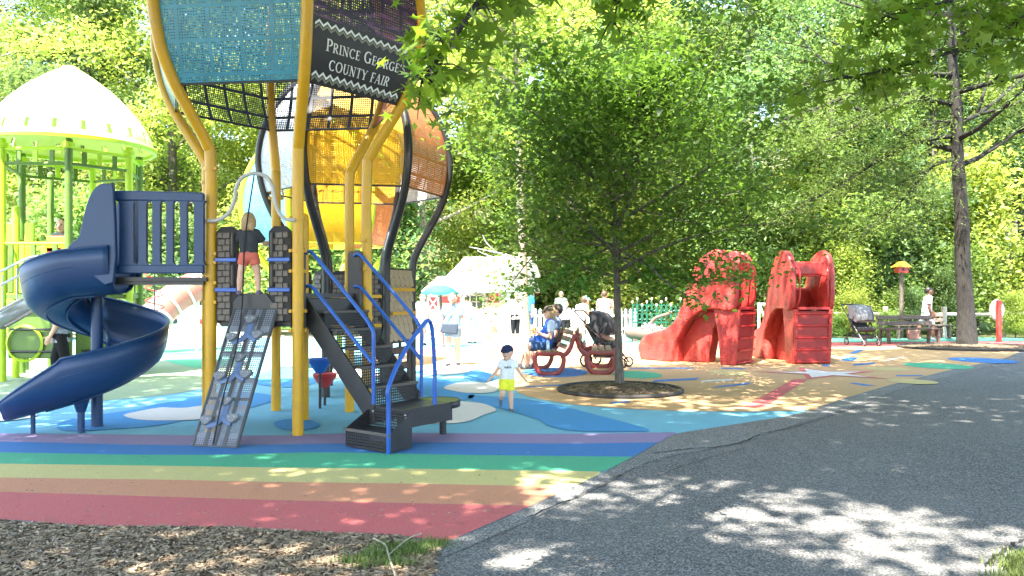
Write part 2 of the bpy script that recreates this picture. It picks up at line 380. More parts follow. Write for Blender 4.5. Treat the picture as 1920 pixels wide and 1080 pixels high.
for pts in ([(232, 780), (262, 772), (300, 766), (345, 766), (385, 762), (420, 768), (415, 780), (370, 788), (300, 790), (258, 788)],
            [(798, 690), (830, 683), (868, 684), (892, 690), (870, 700), (820, 704), (790, 700)],
            [(832, 728), (858, 719), (900, 718), (935, 724), (925, 736), (880, 738), (850, 734)],
            [(770, 765), (815, 752), (860, 754), (905, 758), (930, 770), (905, 780), (870, 793), (800, 795), (750, 785)],
            [(610, 700), (640, 692), (690, 695), (720, 704), (680, 712), (630, 710)],
            [(-60, 778), (-10, 768), (40, 770), (70, 780), (20, 790), (-40, 790)]):
    o = blob('cloud_shape', pts, .012, C_WH)
blob('blue_swirl', [(880, 742), (925, 744), (990, 750), (1060, 764), (1130, 782), (1215, 806), (1180, 810), (1080, 809), (1030, 800), (1010, 788), (960, 772), (915, 760), (885, 752)], .008, C_DB)
blob('blue_swirl', [(795, 710), (830, 712), (860, 722), (890, 742), (860, 752), (810, 745), (770, 730)], .008, C_DB)
blob('blue_swirl', [(890, 692), (915, 700), (925, 712), (900, 716), (868, 706)], .008, C_DB)
blob('blue_swirl', [(470, 712), (520, 690), (580, 694), (600, 712), (560, 726), (500, 724)], .008, C_DB)
blob('blue_swirl', [(120, 790), (240, 770), (360, 745), (440, 735), (520, 745), (470, 765), (380, 780), (300, 798), (200, 806), (120, 808)], .008, C_DB)
blob('blue_swirl', [(515, 792), (560, 786), (600, 796), (580, 806), (530, 806)], .008, C_DB)
def dot(px, py, rx, ry, m, z=.008):
    c = G(px, py); a = rx/FPX*c.y; b = (G(px, py-ry).y-G(px, py+ry).y)/2
    sheet('painted_dot', [(c.x+a*math.cos(t*.2618), c.y+b*math.sin(t*.2618)) for t in range(24)], z, m, play)
for d in ((1040, 698, 62, 9, C_BL), (1195, 703, 45, 7, C_GR), (1365, 699, 36, 5.5, C_PY), (1758, 686.5, 57, 6, C_GR), (1842, 676, 55, 5.5, C_BL), (1712, 716, 42, 5, C_PY), (1665, 692, 40, 3.5, C_PY)): dot(*d)
def strip(q, m): sheet('painted_strip', GP(q), .008, m, play)
for q, m in (([(1222, 717), (1228, 713), (1312, 709), (1305, 713)], C_BL), ([(1335, 728), (1345, 725), (1412, 717), (1400, 722)], C_BL), ([(1392, 765), (1432, 765), (1516, 711), (1487, 712)], C_RED),
             ([(985, 725), (1060, 721), (1060, 723), (985, 727)], C_BL), ([(1145, 755), (1180, 752), (1180, 755), (1145, 758)], C_BL), ([(1180, 690), (1300, 690), (1300, 692), (1180, 692)], C_BL),
             ([(1592, 663), (1606, 663), (1622, 655), (1612, 655)], C_BL), ([(1575, 677), (1600, 677), (1608, 671), (1585, 671)], C_BL), ([(1600, 683), (1640, 680), (1640, 683), (1600, 686)], C_BL),
             ([(1600, 718), (1645, 724), (1620, 724), (1592, 719)], C_BL), ([(1315, 714), (1375, 711), (1375, 714), (1315, 717)], C_WH), ([(1655, 676), (1690, 670), (1698, 670), (1665, 677)], C_WH),
             ([(1680, 704), (1730, 704), (1730, 706), (1680, 706)], C_BL), ([(1352, 690), (1400, 691), (1390, 693), (1352, 692)], C_BL), ([(1540, 687), (1556, 687), (1556, 684), (1542, 684)], C_BL)): strip(q, m)
def star(c, r0, r1, rot, m, z): sheet('painted_star', [(c.x+(r0 if k % 2 == 0 else r1)*math.cos(rot+k*math.pi/5), c.y+(r0 if k % 2 == 0 else r1)*math.sin(rot+k*math.pi/5)) for k in range(10)], z, m, play)
sc_ = G(1545, 701); star(sc_, 1.3, .5, .35, C_RED, .010); star(sc_, .98, .38, .35, C_WH, .014)
# mulch bed in front
mulchm = groundmat('mulch', [(.3, (.06, .042, .028)), (.5, (.14, .1, .068)), (.7, (.24, .18, .125))], 6, 90, .95, .8)
bed = sheet('mulch_bed', [(-16, -2), (-2.45, -2), (-1.28, 2.5), G(742, 1080), G(790, 1047), G(834, 1019)]+[p.copy() for p in BNDW[0][::-1]][1:]+[(-16, 5.2)], -.006, mulchm)
chipm = leafmat('wood_chip', (.1, .07, .045), (.42, .32, .21), .0, .2)
def chips(n, xr, yr, ok, seed, zf=lambda x, y: 0, size=1.0):
    g = np.random.default_rng(seed); V = []; F = []
    while len(F) < n:
        x = g.uniform(*xr); y = g.uniform(*yr)
        if not ok(x, y): continue
        L = g.uniform(.012, .036)*size; wd = g.uniform(.004, .009)*size; a = g.uniform(0, 6.28); t = g.normal(0, .25); zz = zf(x, y)+g.uniform(.002, .014)
        dx, dy = math.cos(a), math.sin(a); k = len(V); ro = g.normal(0, .5)
        for s, q in ((-1, -1), (1, -1), (1, 1), (-1, 1)): V.append((x+s*L*dx-q*wd*dy, y+s*L*dy+q*wd*dx, zz+s*L*t*.5+q*wd*ro))
        F.append((k, k+1, k+2, k+3))
    mb = MB(); mb.v = V; mb.f = F; return mb
def in_bed(x, y):
    px = 960+x/y*FPX; py = 550+CAMH*FPX/y
    lim = np.interp(px, [-900, 0, 150, 440, 620, 740, 835], [990, 976, 986, 989, 1000, 1004, 1018]); 
    if py < lim+1: return False
    return py > 1018+(835-px)*.64 or px < 834 - (py-1018)*1.5
ch = chips(42000, (-4.3, -.45), (3.9, 5.7), in_bed, 3, size=.72).obj('wood_chips', chipm, None, smooth=False, fix=False); ch['kind'] = 'stuff'; tag(ch, 'loose brown wood chips covering the mulch bed by the red band', 'wood chips')
# weeds at the corner of mulch and path, grass by the kerb
grm = leafmat('grass_blade', (.07, .11, .025), (.2, .26, .08), .3, .2)
def tuft(mb, x, y, n, h, sp, g):
    for _ in range(n):
        bx, by = x+g.normal(0, sp), y+g.normal(0, sp*.7); a = g.uniform(0, 6.28); hh = h*g.uniform(.4, 1.1); le = g.uniform(.2, .8)*hh; wd = .0035
        d = Vector((math.cos(a), math.sin(a), 0)); n_ = Vector((-d.y, d.x, 0))*wd; p0 = Vector((bx, by, -.004)); p1 = p0+d*le*.4+Vector((0, 0, hh*.65)); p2 = p0+d*le+Vector((0, 0, hh))
        mb.add([p0-n_, p0+n_, p1+n_*.8, p1-n_*.8, p2], [(0, 1, 2, 3), (3, 2, 4)])
mb = MB(); g = np.random.default_rng(5)
for px, py in ((700, 1045), (735, 1042), (770, 1030), (800, 1026), (690, 1062), (745, 1060), (780, 1040), (720, 1030), (815, 1022), (660, 1055)):
    p = G(px, py); tuft(mb, p.x, p.y, 130, .06, .055, g)
o = mb.obj('grass_weeds', grm, None, smooth=False, fix=False); o['kind'] = 'stuff'; tag(o, 'green weeds sprouting where the mulch meets the asphalt', 'grass')
mb = MB()
for k in range(40):
    p = G(1925+g.uniform(-35, 60), 1070+g.uniform(-22, 25)); tuft(mb, p.x, p.y, 60, .07, .07, g)
o = mb.obj('kerb_grass', grm, None, smooth=False, fix=False); o['kind'] = 'stuff'; tag(o, 'green grass at the broken outer edge of the asphalt path', 'grass')
mb = MB(); p0 = G(742, 1085); mb.tube(cat([p0+Vector((0, 0, .01)), G(730, 1055)+Vector((0, 0, .03)), G(722, 1032)+Vector((0, 0, .035)), G(700, 1018)+Vector((0, 0, .03))], 5), .006, 6)
mb.tube(cat([G(728, 1050)+Vector((0, 0, .03)), G(765, 1025)+Vector((0, 0, .05)), G(790, 1015)+Vector((0, 0, .05))], 5), .004, 6)
tag(mb.obj('fallen_twig', barkmat('twig', (.3, .26, .18), (.5, .45, .34))), 'pale forked twig lying on the mulch bed', 'twig')
# scattered dead leaves on the asphalt
dl = MB(); g = np.random.default_rng(9)
for _ in range(420):
    px, py = (g.uniform(900, 1900), g.uniform(760, 1075)) if _ < 200 else (g.uniform(-100, 1000), 990-abs(g.normal(0, 60)))
    p = G(px, py); a = g.uniform(0, 6.28); s = g.uniform(.008, .02)
    if any((p-e).length < .05 for e in EDGE): continue
    k = len(dl.v)
    for q in range(4): dl.v.append((p.x+s*(1 if q % 2 else .5)*math.cos(a+q*1.57), p.y+s*(1 if q % 2 else .5)*math.sin(a+q*1.57), .008+g.uniform(0, .01)))
    dl.f.append((k, k+1, k+2, k+3))
o = dl.obj('leaf_litter', chipm, None, smooth=False, fix=False); o['kind'] = 'stuff'; tag(o, 'small dry leaf bits scattered over the asphalt and rubber ground', 'leaf litter')
# ------------------------------------------------------------------ balloon play structures
def interp(prof, z): return float(np.interp(z, [p[0] for p in prof], [p[1] for p in prof]))
def smooth_prof(p): return [(q.x, q.y) for q in cat([(a, b, 0) for a, b in p], 6)]
def balloon(root, C, phi, prof, zb, zt, pmat, panels, hub, rtube=.064, frame=None):
    C = Vector((*C, 0)); prof = smooth_prof(prof); dirs = [Vector((math.cos(R(phi+60*i)), math.sin(R(phi+60*i)), 0)) for i in range(6)]
    posts = []
    for d in dirs:
        pts = [C+d*r+Vector((0, 0, z)) for z, r in prof]
        posts.append(MB().tube(pts, rtube, 14).obj('post', pmat, root))
    top = prof[-1]
    MB().lathe([(.001, top[0]+.1), (.2, top[0]+.07), (top[1]+.1, top[0]-.02), (top[1]+.1, top[0]-.08), (.001, top[0]-.08)], 24, C).obj('crown_cap', pmat, root)
    def surf(i, u, z, off=0):
        a, b = dirs[i], dirs[(i+1) % 6]; r = interp(prof, z); p = (a*(1-u)+b*u)*r; m = (a+b).normalized()
        return C+p+m*off+Vector((0, 0, z))
    for i in range(6):
        m = panels[i]
        if m is None: continue
        nz, nu = 26, 6; mb = MB(); L = 0
        zs = [zb+(zt-zb)*k/nz for k in range(nz+1)]; pr = None
        for k, z in enumerate(zs):
            p = surf(i, .5, z); L += 0 if pr is None else (p-pr).length; pr = p; wd = interp(prof, z)
            for j in range(nu+1):
                u = .035+.93*j/nu; mb.v.append(tuple(surf(i, u, z, -.01))); mb.uv.append((10+(u-.5)*wd, 10+L))
        for k in range(nz):
            for j in range(nu): a = k*(nu+1)+j; mb.f.append((a, a+1, a+nu+2, a+nu+1))
        po = mb.obj('balloon_panel', m, root, fix=False)
        mb = MB(); mb.tube([surf(i, .04, zb, -.01), surf(i, .96, zb, -.01)], .014, 6); mb.obj('panel_edge', frame or pmat, po)
    return posts, dirs, surf
def clamps(post, C, d, r, zs, mat):
    for z in zs:
        mb = MB(); p = Vector((*C, 0))+d*r; mb.lathe([(.066, -.02), (.074, -.02), (.074, .02), (.066, .02)], 16, p+Vector((0, 0, z)))
        q = d.cross(Vector((0, 0, 1))); mb.box(p+q*.085+Vector((0, 0, z)), (.03, .03, .035)); mb.box(p-q*.085+Vector((0, 0, z)), (.03, .03, .035)); mb.obj('clamp', mat, post)
C1 = (-2.82, 9.98)
ps = thing('play_structure', 'balloon topped climbing tower on six yellow posts with navy spiral slide and black stairs', 'play structure', (*C1, 0))
P1 = [(0, 1.04), (1.6, 1.04), (3.05, 1.04), (3.3, 1.09), (3.6, 1.28), (3.95, 1.5), (4.35, 1.66), (4.9, 1.73), (5.5, 1.62), (6.1, 1.3), (6.6, .85), (6.9, .35)]
PB = perforated('blue_perforated', (.06, .28, .4), hole=.0064, band=.36, bw=.035); PPU = perforated('purple_perforated', (.03, .014, .035), streak=True)
PBK = perforated('grey_perforated', (.03, .035, .05), hole=.0112); PRD = perforated('red_perforated', (.35, .02, .03)); PYE = perforated('yellow_perforated', (.72, .4, .015))
posts1, D1, surf1 = balloon(ps, C1, -67, P1, 3.9, 6.6, YEL, [PPU, PRD, PBK, PBK, PB, PB], None, frame=BLK)
# index: 0=B(front mid) 1=C 2=D 3=E 4=F 5=A ; panel0 = B-C, panel5 = A-B
posts1[0]['label'] = 'yellow balloon post between ramp and stairs'
for i, zs in ((5, (3.02, 2.42, 2.05, 1.95, 1.72, 1.5)), (0, (2.45, 2.08, 1.85, 1.4, 1.18)), (1, (2.25, 1.9, 1.3)), (2, (2.2, 1.7, 1.3)), (3, (2.9, 1.5)), (4, (3.0, 1.5))): clamps(posts1[i], C1, D1[i], 1.04, zs, YEL)
MB().cap((-2.63, 10.1, 0), (-2.63, 10.1, 2.55), .064, .064, 14).obj('short_post', YEL, ps)
# sign on the purple panel
SB = plain('sign_black', (.012, .011, .013), .5); SW = plain('sign_white', (.72, .72, .7), .6); SG = plain('sign_grey', (.2, .2, .15), .6)
nu, nz = 10, 8; mb = MB()
for k in range(nz+1):
    for j in range(nu+1): mb.v.append(tuple(surf1(0, .05+.9*j/nu, 3.9+.66*k/nz, .004)))
for k in range(nz):
    for j in range(nu): a = k*(nu+1)+j; mb.f.append((a, a+1, a+nu+2, a+nu+1))
sign = mb.obj('sign_band', SB, ps, fix=False)
def zig(z, amp, th, n, m, off):
    mb = MB(); V = []
    for k in range(2*n+1):
        u = .06+.86*k/(2*n); zz = z+(amp if k % 2 else -amp); V += [surf1(0, u, zz-th, off), surf1(0, u, zz+th, off)]
    mb.add(V, [(2*k, 2*k+2, 2*k+3, 2*k+1) for k in range(2*n)]); mb.obj('zigzag', m, sign, smooth=False, fix=False)
zig(3.985, .022, .014, 13, SW, .009); zig(3.945, .022, .013, 13, SG, .008); zig(4.455, .022, .013, 13, SG, .008); zig(4.495, .022, .014, 13, SW, .009)
def arc(cx, cy, rx, ry, a0, a1, n=12, tk=(.08, .17)):
    return [((cx+rx*math.cos(R(a0+(a1-a0)*i/n)), cy+ry*math.sin(R(a0+(a1-a0)*i/n))), tk[0]+(tk[1]-tk[0])*abs(math.cos(R(a0+(a1-a0)*i/n)))) for i in range(n+1)]
def ln(x0, y0, x1, y1, t=.16): return [((x0, y0), t), ((x1, y1), t)]
def sf(x, y, w_=.17): return [((x-w_, y), .06), ((x+w_, y), .06)]
GL = {'P': (.62, [ln(.15, 0, .15, 1), sf(.15, .03), ln(.05, .97, .3, .97, .07), arc(.3, .72, .26, .25, 90, -90), ln(.15, .47, .3, .47, .07)]),
      'R': (.72, [ln(.15, 0, .15, 1), sf(.15, .03), ln(.05, .97, .3, .97, .07), arc(.3, .74, .24, .23, 90, -90), ln(.15, .51, .3, .51, .07), ln(.3, .5, .66, .0, .15)]),
      'I': (.36, [ln(.18, 0, .18, 1), sf(.18, .03), sf(.18, .97)]),
      'N': (.86, [ln(.16, 0, .16, 1, .07), ln(.14, .98, .7, .02, .17), ln(.7, 0, .7, 1, .07), sf(.14, .03), sf(.7, .97), sf(.1, .97, .1)]),
      'C': (.78, [arc(.44, .5, .36, .47, 50, 310, 18), ln(.68, .76, .68, .96, .06), ln(.68, .06, .68, .2, .05)]),
      'E': (.62, [ln(.16, 0, .16, 1), ln(.05, .97, .52, .97, .07), ln(.16, .52, .42, .52, .07), ln(.05, .03, .54, .03, .07), ln(.52, .8, .52, .99, .05), ln(.54, .0, .54, .2, .05), ln(.42, .42, .42, .62, .05)]),
      'G': (.84, [arc(.44, .5, .36, .47, 50, 310, 18), ln(.68, .76, .68, .96, .06), ln(.68, .04, .68, .42), sf(.68, .44, .14)]),
      'O': (.92, [arc(.46, .5, .37, .47, 0, 360, 24)]), 'S': (.54, [arc(.27, .74, .18, .23, 30, 270, 12, (.13, .08)), arc(.27, .27, .2, .25, 90, -150, 12, (.13, .08))]),
      'U': (.8, [ln(.16, .32, .16, 1), arc(.4, .33, .24, .3, 180, 360, 10, (.08, .14)), ln(.64, .32, .64, 1, .07), sf(.16, .97, .15), sf(.64, .97, .12)]),
      'T': (.7, [ln(.35, 0, .35, 1), ln(.03, .97, .67, .97, .07), sf(.35, .03), ln(.05, .8, .05, .98, .05), ln(.65, .8, .65, .98, .05)]),
      'Y': (.74, [ln(.37, 0, .37, .48), ln(.08, .98, .37, .46, .16), ln(.66, .98, .37, .46, .07), sf(.37, .03), sf(.08, .97, .13), sf(.66, .97, .11)]),
      'F': (.58, [ln(.16, 0, .16, 1), ln(.05, .97, .52, .97, .07), ln(.16, .52, .42, .52, .07), sf(.16, .03), ln(.52, .8, .52, .99, .05), ln(.42, .42, .42, .62, .05)]),
      'A': (.8, [ln(.1, 0, .4, 1, .07), ln(.4, 1, .7, 0, .17), ln(.22, .34, .58, .34, .06), sf(.1, .03, .12), sf(.7, .03, .14)]), "'": (.24, [ln(.1, .7, .12, 1, .12)]), ' ': (.4, [])}
def sgn_text(s, z0, h, u0, caps):
    x = 0
    for i, chh in enumerate(s):
        k = h if (chh in caps and (i == 0 or s[i-1] == ' ')) else h*.8
        w_, st = GL[chh]; mb = MB()
        for S in st:
            V = []
            for q, ((a, b), t) in enumerate(S):
                (a0, b0), _ = S[max(q-1, 0)]; (a1, b1), _ = S[min(q+1, len(S)-1)]
                d = Vector((a1-a0, b1-b0)); d.normalize(); n = Vector((-d.y, d.x))*t/2
                for sg in (1, -1):
                    uu = u0+(x+(a+n.x*sg)*k)/1.53; V.append(surf1(0, uu, z0+(b+n.y*sg)*k, .011))
            mb.add(V, [(2*q, 2*q+2, 2*q+3, 2*q+1) for q in range(len(S)-1)])
        if st: mb.obj('letter', SW, sign, smooth=False, fix=False)
        x += (w_+.08)*k
sgn_text("PRINCE GEORGE'S", 4.235, .125, .16, 'PG'); sgn_text('COUNTY FAIR', 4.055, .13, .2, '')
# deck
DZ = 1.6
hexp = [(C1[0]+d.x*.97, C1[1]+d.y*.97) for d in D1]
MB().prism(hexp, lambda a, b, h: Vector((a, b, h)), DZ-.05, DZ).obj('deck', BLK, ps, smooth=False)
mb = MB()
for i in range(6):
    a, b = Vector((*hexp[i], 0)), Vector((*hexp[(i+1) % 6], 0)); t = (b-a).normalized(); c = (a+b)/2+Vector((0, 0, DZ-.22)); mb.box(c, ((b-a).length-.14, .03, .32), Matrix.Rotation(math.atan2(t.y, t.x), 3, 'Z'))
mb.obj('deck_skirt', BLK, ps, smooth=False)
# brick look panels left and right of the climber opening (side A-B) and stair side
bk1 = MB().box((0, 0, 0), (.088, .03, .066)).mesh('brick'); bk1.materials.append(BRICK); bk2 = MB().box((0, 0, 0), (.056, .03, .066)).mesh('brick'); bk2.materials.append(BRICK)
for bm_ in (bk1, bk2):
    bb = bmesh.new(); bb.from_mesh(bm_); bmesh.ops.bevel(bb, geom=bb.edges[:], offset=.006, segments=1, affect='EDGES'); bb.to_mesh(bm_); bb.free()
def brick_panel(parent, o, ax, z0, z1, wd, nrm, name='brick_panel', slot=None, mat=BRKBG, thick=.035):
    o = Vector(o); ax = Vector(ax).normalized(); nrm = Vector(nrm).normalized(); rz = math.atan2(ax.y, ax.x)
    fr = lambda a, b, h: o+ax*a+nrm*h+Vector((0, 0, b))
    pn = MB().prism([(0, z0), (wd, z0), (wd, z1-.06), (wd-.06, z1), (.06, z1), (0, z1-.06)], fr, -thick/2, thick/2).obj(name, mat, parent, smooth=False, bev=.006)
    z = z0+.04; r = 0
    while z < z1-.04:
        xs = []; x = .05 if r % 2 else .07
        k = r
        while x < wd-.045:
            big = k % 2 == 0; L = .082 if big else .05
            if x+L/2 > wd-.01: break
            cx = x
            if not (slot and slot[0] < cx < slot[1]):
                for sgn_ in (1,):
                    mobj('brick', bk1 if big else bk2, pn, fr(cx, z+random.uniform(-.004, .004), thick/2+.008), (0, 0, rz))
            x += .082/2+.05/2+.012+.0; k += 1
        z += .072; r += 1
    return pn
A5, B0, C_1 = [Vector((C1[0]+D1[i].x*1.04, C1[1]+D1[i].y*1.04, 0)) for i in (5, 0, 1)]
axAB = (B0-A5).normalized(); nAB = Vector((axAB.y, -axAB.x, 0))
for s0, s1 in ((.075, .335), (.70, .965)):
    p = A5+axAB*s0; brick_panel(ps, p, axAB, 1.28, 2.36, s1-s0, nAB, slot=(.19, .26) if s0 < .5 else (0, .07))
    for z in (1.98, 1.64):
        MB().box(A5+axAB*(s0+s1)/2+nAB*.045+Vector((0, 0, z)), (s1-s0, .03, .045), Matrix.Rotation(math.atan2(axAB.y, axAB.x), 3, 'Z')).obj('crossbar', BLUER, ps, bev=.006)
    q = s1-.05 if s0 < .5 else s0+.05
    for z0, z1 in ((2.02, 2.28), (1.68, 1.92)):
        c = A5+axAB*q; mb = MB(); pts = [c+nAB*.035+Vector((0, 0, z0)), c+nAB*.055+Vector((0, 0, z0+.03)), c+nAB*.055+Vector((0, 0, z1-.03)), c+nAB*.035+Vector((0, 0, z1))]
        mb.tube(cat(pts, 4), .016, 8); mb.obj('grip', DKPAN, ps)
mb = MB(); c = (A5+B0)/2
mb.prism([(-.24, 1.2), (.24, 1.2), (.24, 1.5), (.16, 1.6), (-.16, 1.6), (-.24, 1.5)], lambda a, b, h: c+axAB*a+nAB*h+Vector((0, 0, b)), -.02, .03); mb.obj('sill_plate', BLK, ps, smooth=False, bev=.01)
def ABp(t, z, off=.0): return A5+axAB*(t*1.04)+nAB*off+Vector((0, 0, z))
MB().tube(cat([ABp(0, 2.42, .07), ABp(.12, 2.43, .08), ABp(.24, 2.5, .08), ABp(.31, 2.64, .08), ABp(.335, 2.8, .08), ABp(.41, 2.91, .08), ABp(.54, 2.95, .08), ABp(.67, 2.91, .08), ABp(.745, 2.8, .08), ABp(.77, 2.64, .08), ABp(.82, 2.5, .08), ABp(.9, 2.43, .08), ABp(1, 2.42, .07)], 6), .022, 10).obj('entry_hoop', GREYT, ps)
# climbing ramp
r0, r1 = A5+axAB*.32, A5+axAB*.83
Bl = Vector((-3.33, 8.34, .01)); Br = Vector((-2.845, 8.24, .01)); Tl = ABp(.29, 1.43, .03); Tr = ABp(.77, 1.43, .03)
rn = (Br-Bl).cross(Tl-Bl).normalized()
def RP(l, t, o=0): return (Tl*(1-l)+Tr*l)*(1-t)+(Bl*(1-l)+Br*l)*t+rn*o     # t=0 at the top
RAMP = perforated('ramp_perforated', (.2, .21, .245), .024, .0078, .31, .06, rough=.55)
mb = MB(); nn = 10
for k in range(nn+1):
    for j in range(5): mb.v.append(tuple(RP(j/4, k/nn, .0))); mb.uv.append((10+j/4*.49, 10+k/nn*1.62))
for k in range(nn):
    for j in range(4): a = k*5+j; mb.f.append((a, a+1, a+6, a+5))
rp = mb.obj('climbing_ramp', RAMP, ps, fix=False)
mb = MB()
for l in (0, 1): mb.tube([RP(l, 0, -.012), RP(l, 1, -.012)], .02, 8)
for t in (.005, .34, .67, .995): mb.tube([RP(0, t, -.014), RP(1, t, -.014)], .016, 8)
for l in (.28, .5, .72):
    a = [RP(l, k/8, .004) for k in range(9)]; ex = (Br-Bl).normalized()*.022
    mb.add([q-ex for q in a]+[q+ex for q in a], [(k, k+1, k+10, k+9) for k in range(8)])
mb.obj('ramp_frame', plain('ramp_frame_black', (.05, .052, .058), .5), rp)
HOLD = plain('hold_grey', (.16, .165, .18), .5, 0, .15, 12, .2, 120); STRAP = plain('strap_blue_grey', (.09, .14, .26), .5, 0, .15, 8)
rx = (Br-Bl).normalized(); ry = (Tl-Bl).normalized()
for base in (0, .29, .6):
    for l, dt in ((.5, .1), (.77, .215), (.18, .235)):
        c = RP(l, base+dt, .03); fr = lambda a, b, h: c+rx*a+ry*b+rn*h
        ho = [(-.075, .02), (-.06, .045), (-.02, .05), (.02, .05), (.06, .045), (.075, .02), (.05, -.012), (.02, -.045), (-.02, -.045), (-.05, -.012)]
        MB().prism(ho, fr, -.03, .028).obj('foothold', HOLD, rp, smooth=False, bev=.01)
        for s in (-1, 1): MB().sphere(c+rx*.03*s+ry*.015+rn*.03, .008, 8, 5).obj('bolt', STEEL, rp)
    for a, b, q in (((.5, .12), (.52, .2), (.75, .245)), ((.52, .16), (.42, .24), (.2, .262))):
        pts = cat([RP(a[0]+.03, base+a[1], .014), RP(b[0], base+b[1], .014), RP(q[0], base+q[1], .014)], 5)
        MB().tube(pts, .035, 8, flat=(rn, .35)).obj('strap', STRAP, rp)
MB().tube(cat([ABp(.54, 2.95, .08), ABp(.47, 2.2, .16), ABp(.42, 1.5, .12), RP(.42, .3, .08), RP(.46, .7, .07), RP(.5, .99, .03)], 6), .009, 8).obj('climbing_rope', plain('black_rope', (.02, .02, .022), .9), ps)
# stairs
So = Vector((-2.1, 9.44, 0))-Vector((.04, -.03, 0)); e1 = Vector((.8, -.6, 0)); e2 = Vector((.6, .8, 0)); ez = Vector((0, 0, 1))
S = lambda a, b, z: So+e1*a+e2*b+ez*z
SR = Matrix((e1, e2, ez)).transposed()
TRD = perforated('tread_perforated', (.022, .022, .024), .03, .009, 9, 0, rough=.45)
def plate(name, q, parent, m, u, v):
    mb = MB(); mb.v = [tuple(p) for p in q]; mb.uv = [(10, 10), (10+u, 10), (10+u, 10+v), (10, 10+v)]; mb.f = [(0, 1, 2, 3)]; return mb.obj(name, m, parent, smooth=False, fix=False)
stairs = MB()
for s in (-.35, .35):
    stairs.prism([(.0, 1.22), (.0, 1.56), (.1, 1.46), (1.1, .47), (1.12, .22), (1.05, .2)], lambda a, b, h: S(a, h, b), s-.015, s+.015)
stairs = stairs.obj('stair_stringer', BLK, ps, smooth=False, bev=.004)
for i in range(5):
    a0 = .05+.2*i; z = 1.4-.2*i
    t_ = MB().box(S(a0+.115, 0, z-.012), (.23, .67, .024), SR).obj('tread', BLK, stairs, smooth=False)
    plate('riser', [S(a0+.225, -.33, z-.2), S(a0+.225, .33, z-.2), S(a0+.225, .33, z-.02), S(a0+.225, -.33, z-.02)], stairs, TRD, .66, .18)
    MB().box(S(a0+.232, 0, z-.012), (.012, .68, .026), SR).obj('nosing', STEEL if i % 9 == 8 else DKPAN, stairs, smooth=False)
pl = MB(); pl.box(S(1.32, 0, .385), (.52, .7, .03), SR); pl.obj('platform', BLK, ps, smooth=False)
for s in (1.06, 1.585):
    MB().box(S(s, 0, .3), (.015, .7, .18), SR).obj('platform_skirt', BLK, ps, smooth=False)
TG = perforated('green_grate', (.32, .36, .1), .03, .0095, 9, 0)
mb = MB(); hub = S(1.32, .33, .402); NN = 20
pts = [hub]+[S(1.32+.27*math.cos(R(180*k/NN)), .33+.34*math.sin(R(180*k/NN)), .402) for k in range(NN+1)]
mb.v = [tuple(p) for p in pts]; mb.uv = [(10+(p-hub).dot(e1), 10+(p-hub).dot(e2)) for p in pts]; mb.f = [(0, k, k+1) for k in range(1, NN+1)]
hd = mb.obj('half_round_step', TG, ps, smooth=False, fix=False)
mb = MB(); V = [p+ez*.004 for p in pts[1:]]+[p-ez*.07 for p in pts[1:]]; mb.add(V, [(k, k+1, NN+2+k, NN+1+k) for k in range(NN)]); mb.obj('step_rim', BLK, hd, solid=.012)
for q in ((1.32, .5), (1.15, 0)): MB().tube([S(*q, 0), S(*q, .37)], .04, 10).obj('step_post', BLK, ps)
# bottom step turned to the front: closed black box
lo = lambda a, b, z: S(1.34+a*.95, -.35-b, z)
mb = MB(); mb.add([lo(-.33, 0, .02), lo(.33, 0, .02), lo(.33, .33, .02), lo(-.33, .33, .02), lo(-.33, 0, .37), lo(.33, 0, .37), lo(.33, .33, .2), lo(-.33, .33, .2)], [(0, 3, 7, 4), (1, 5, 6, 2), (0, 1, 2, 3)])
bs = mb.obj('bottom_step', BLK, ps, smooth=False, solid=.012, fix=False)
MB().box(lo(0, .165, .18), (.64, .33, .02), SR).obj('tread', BLK, bs, smooth=False)
plate('riser', [lo(-.32, .325, 0.01), lo(.32, .325, .01), lo(.32, .325, .19), lo(-.32, .325, .19)], bs, TRD, .64, .18)
plate('riser', [lo(-.32, .012, .19), lo(.32, .012, .19), lo(.32, .012, .37), lo(-.32, .012, .37)], bs, TRD, .64, .18)
MB().box(lo(0, .333, .19), (.67, .014, .03), SR).obj('nosing', DKPAN, bs, smooth=False)
for k in range(3): MB().sphere(lo(-.25+.25*k, .004, .345)-e2*.012, .011, 8, 5).obj('bolt', STEEL, bs)
# blue handrails
def rail(pts, r=.021, n=6, name='handrail'): return MB().tube(cat(pts, n), r, 10).obj(name, BLUER, ps)
for s, z0 in ((-.36, 2.06), (.38, 2.06)):
    rail([S(-.02, s, z0), S(.06, s, z0+.015), S(.2, s, z0-.08), S(.9, s, z0-.66), S(1.06, s, z0-.82), S(1.1, s, z0-.9), S(1.1, s, z0-1.1), S(1.1, s, .42)])
    rail([S(-.02, s, z0-.38), S(.06, s, z0-.38), S(.2, s, z0-.47), S(1.08, s, z0-1.2)])
h1, h2 = lo(.32, .32, 0), S(1.54, .12, .4)
rail([h1, h1+ez*.5, h1+ez*.66, h1.lerp(h2, .25)+ez*.84, h1.lerp(h2, .6)+ez*.95, h1.lerp(h2, .9)+ez*.93, h2+ez*.42, h2+ez*.2, h2], .023)
for s, x_ in ((-.41, -.1), (.42, -.06)):
    MB().prism([(-.1, 1.2), (.12, 1.2), (.12, 2.08), (.1, 2.12), (-.08, 2.12), (-.1, 2.08)], lambda a, b, h: S(a+x_, h, b), s-.03, s+.03).obj('entry_panel', DKPAN, ps, smooth=False, bev=.012)
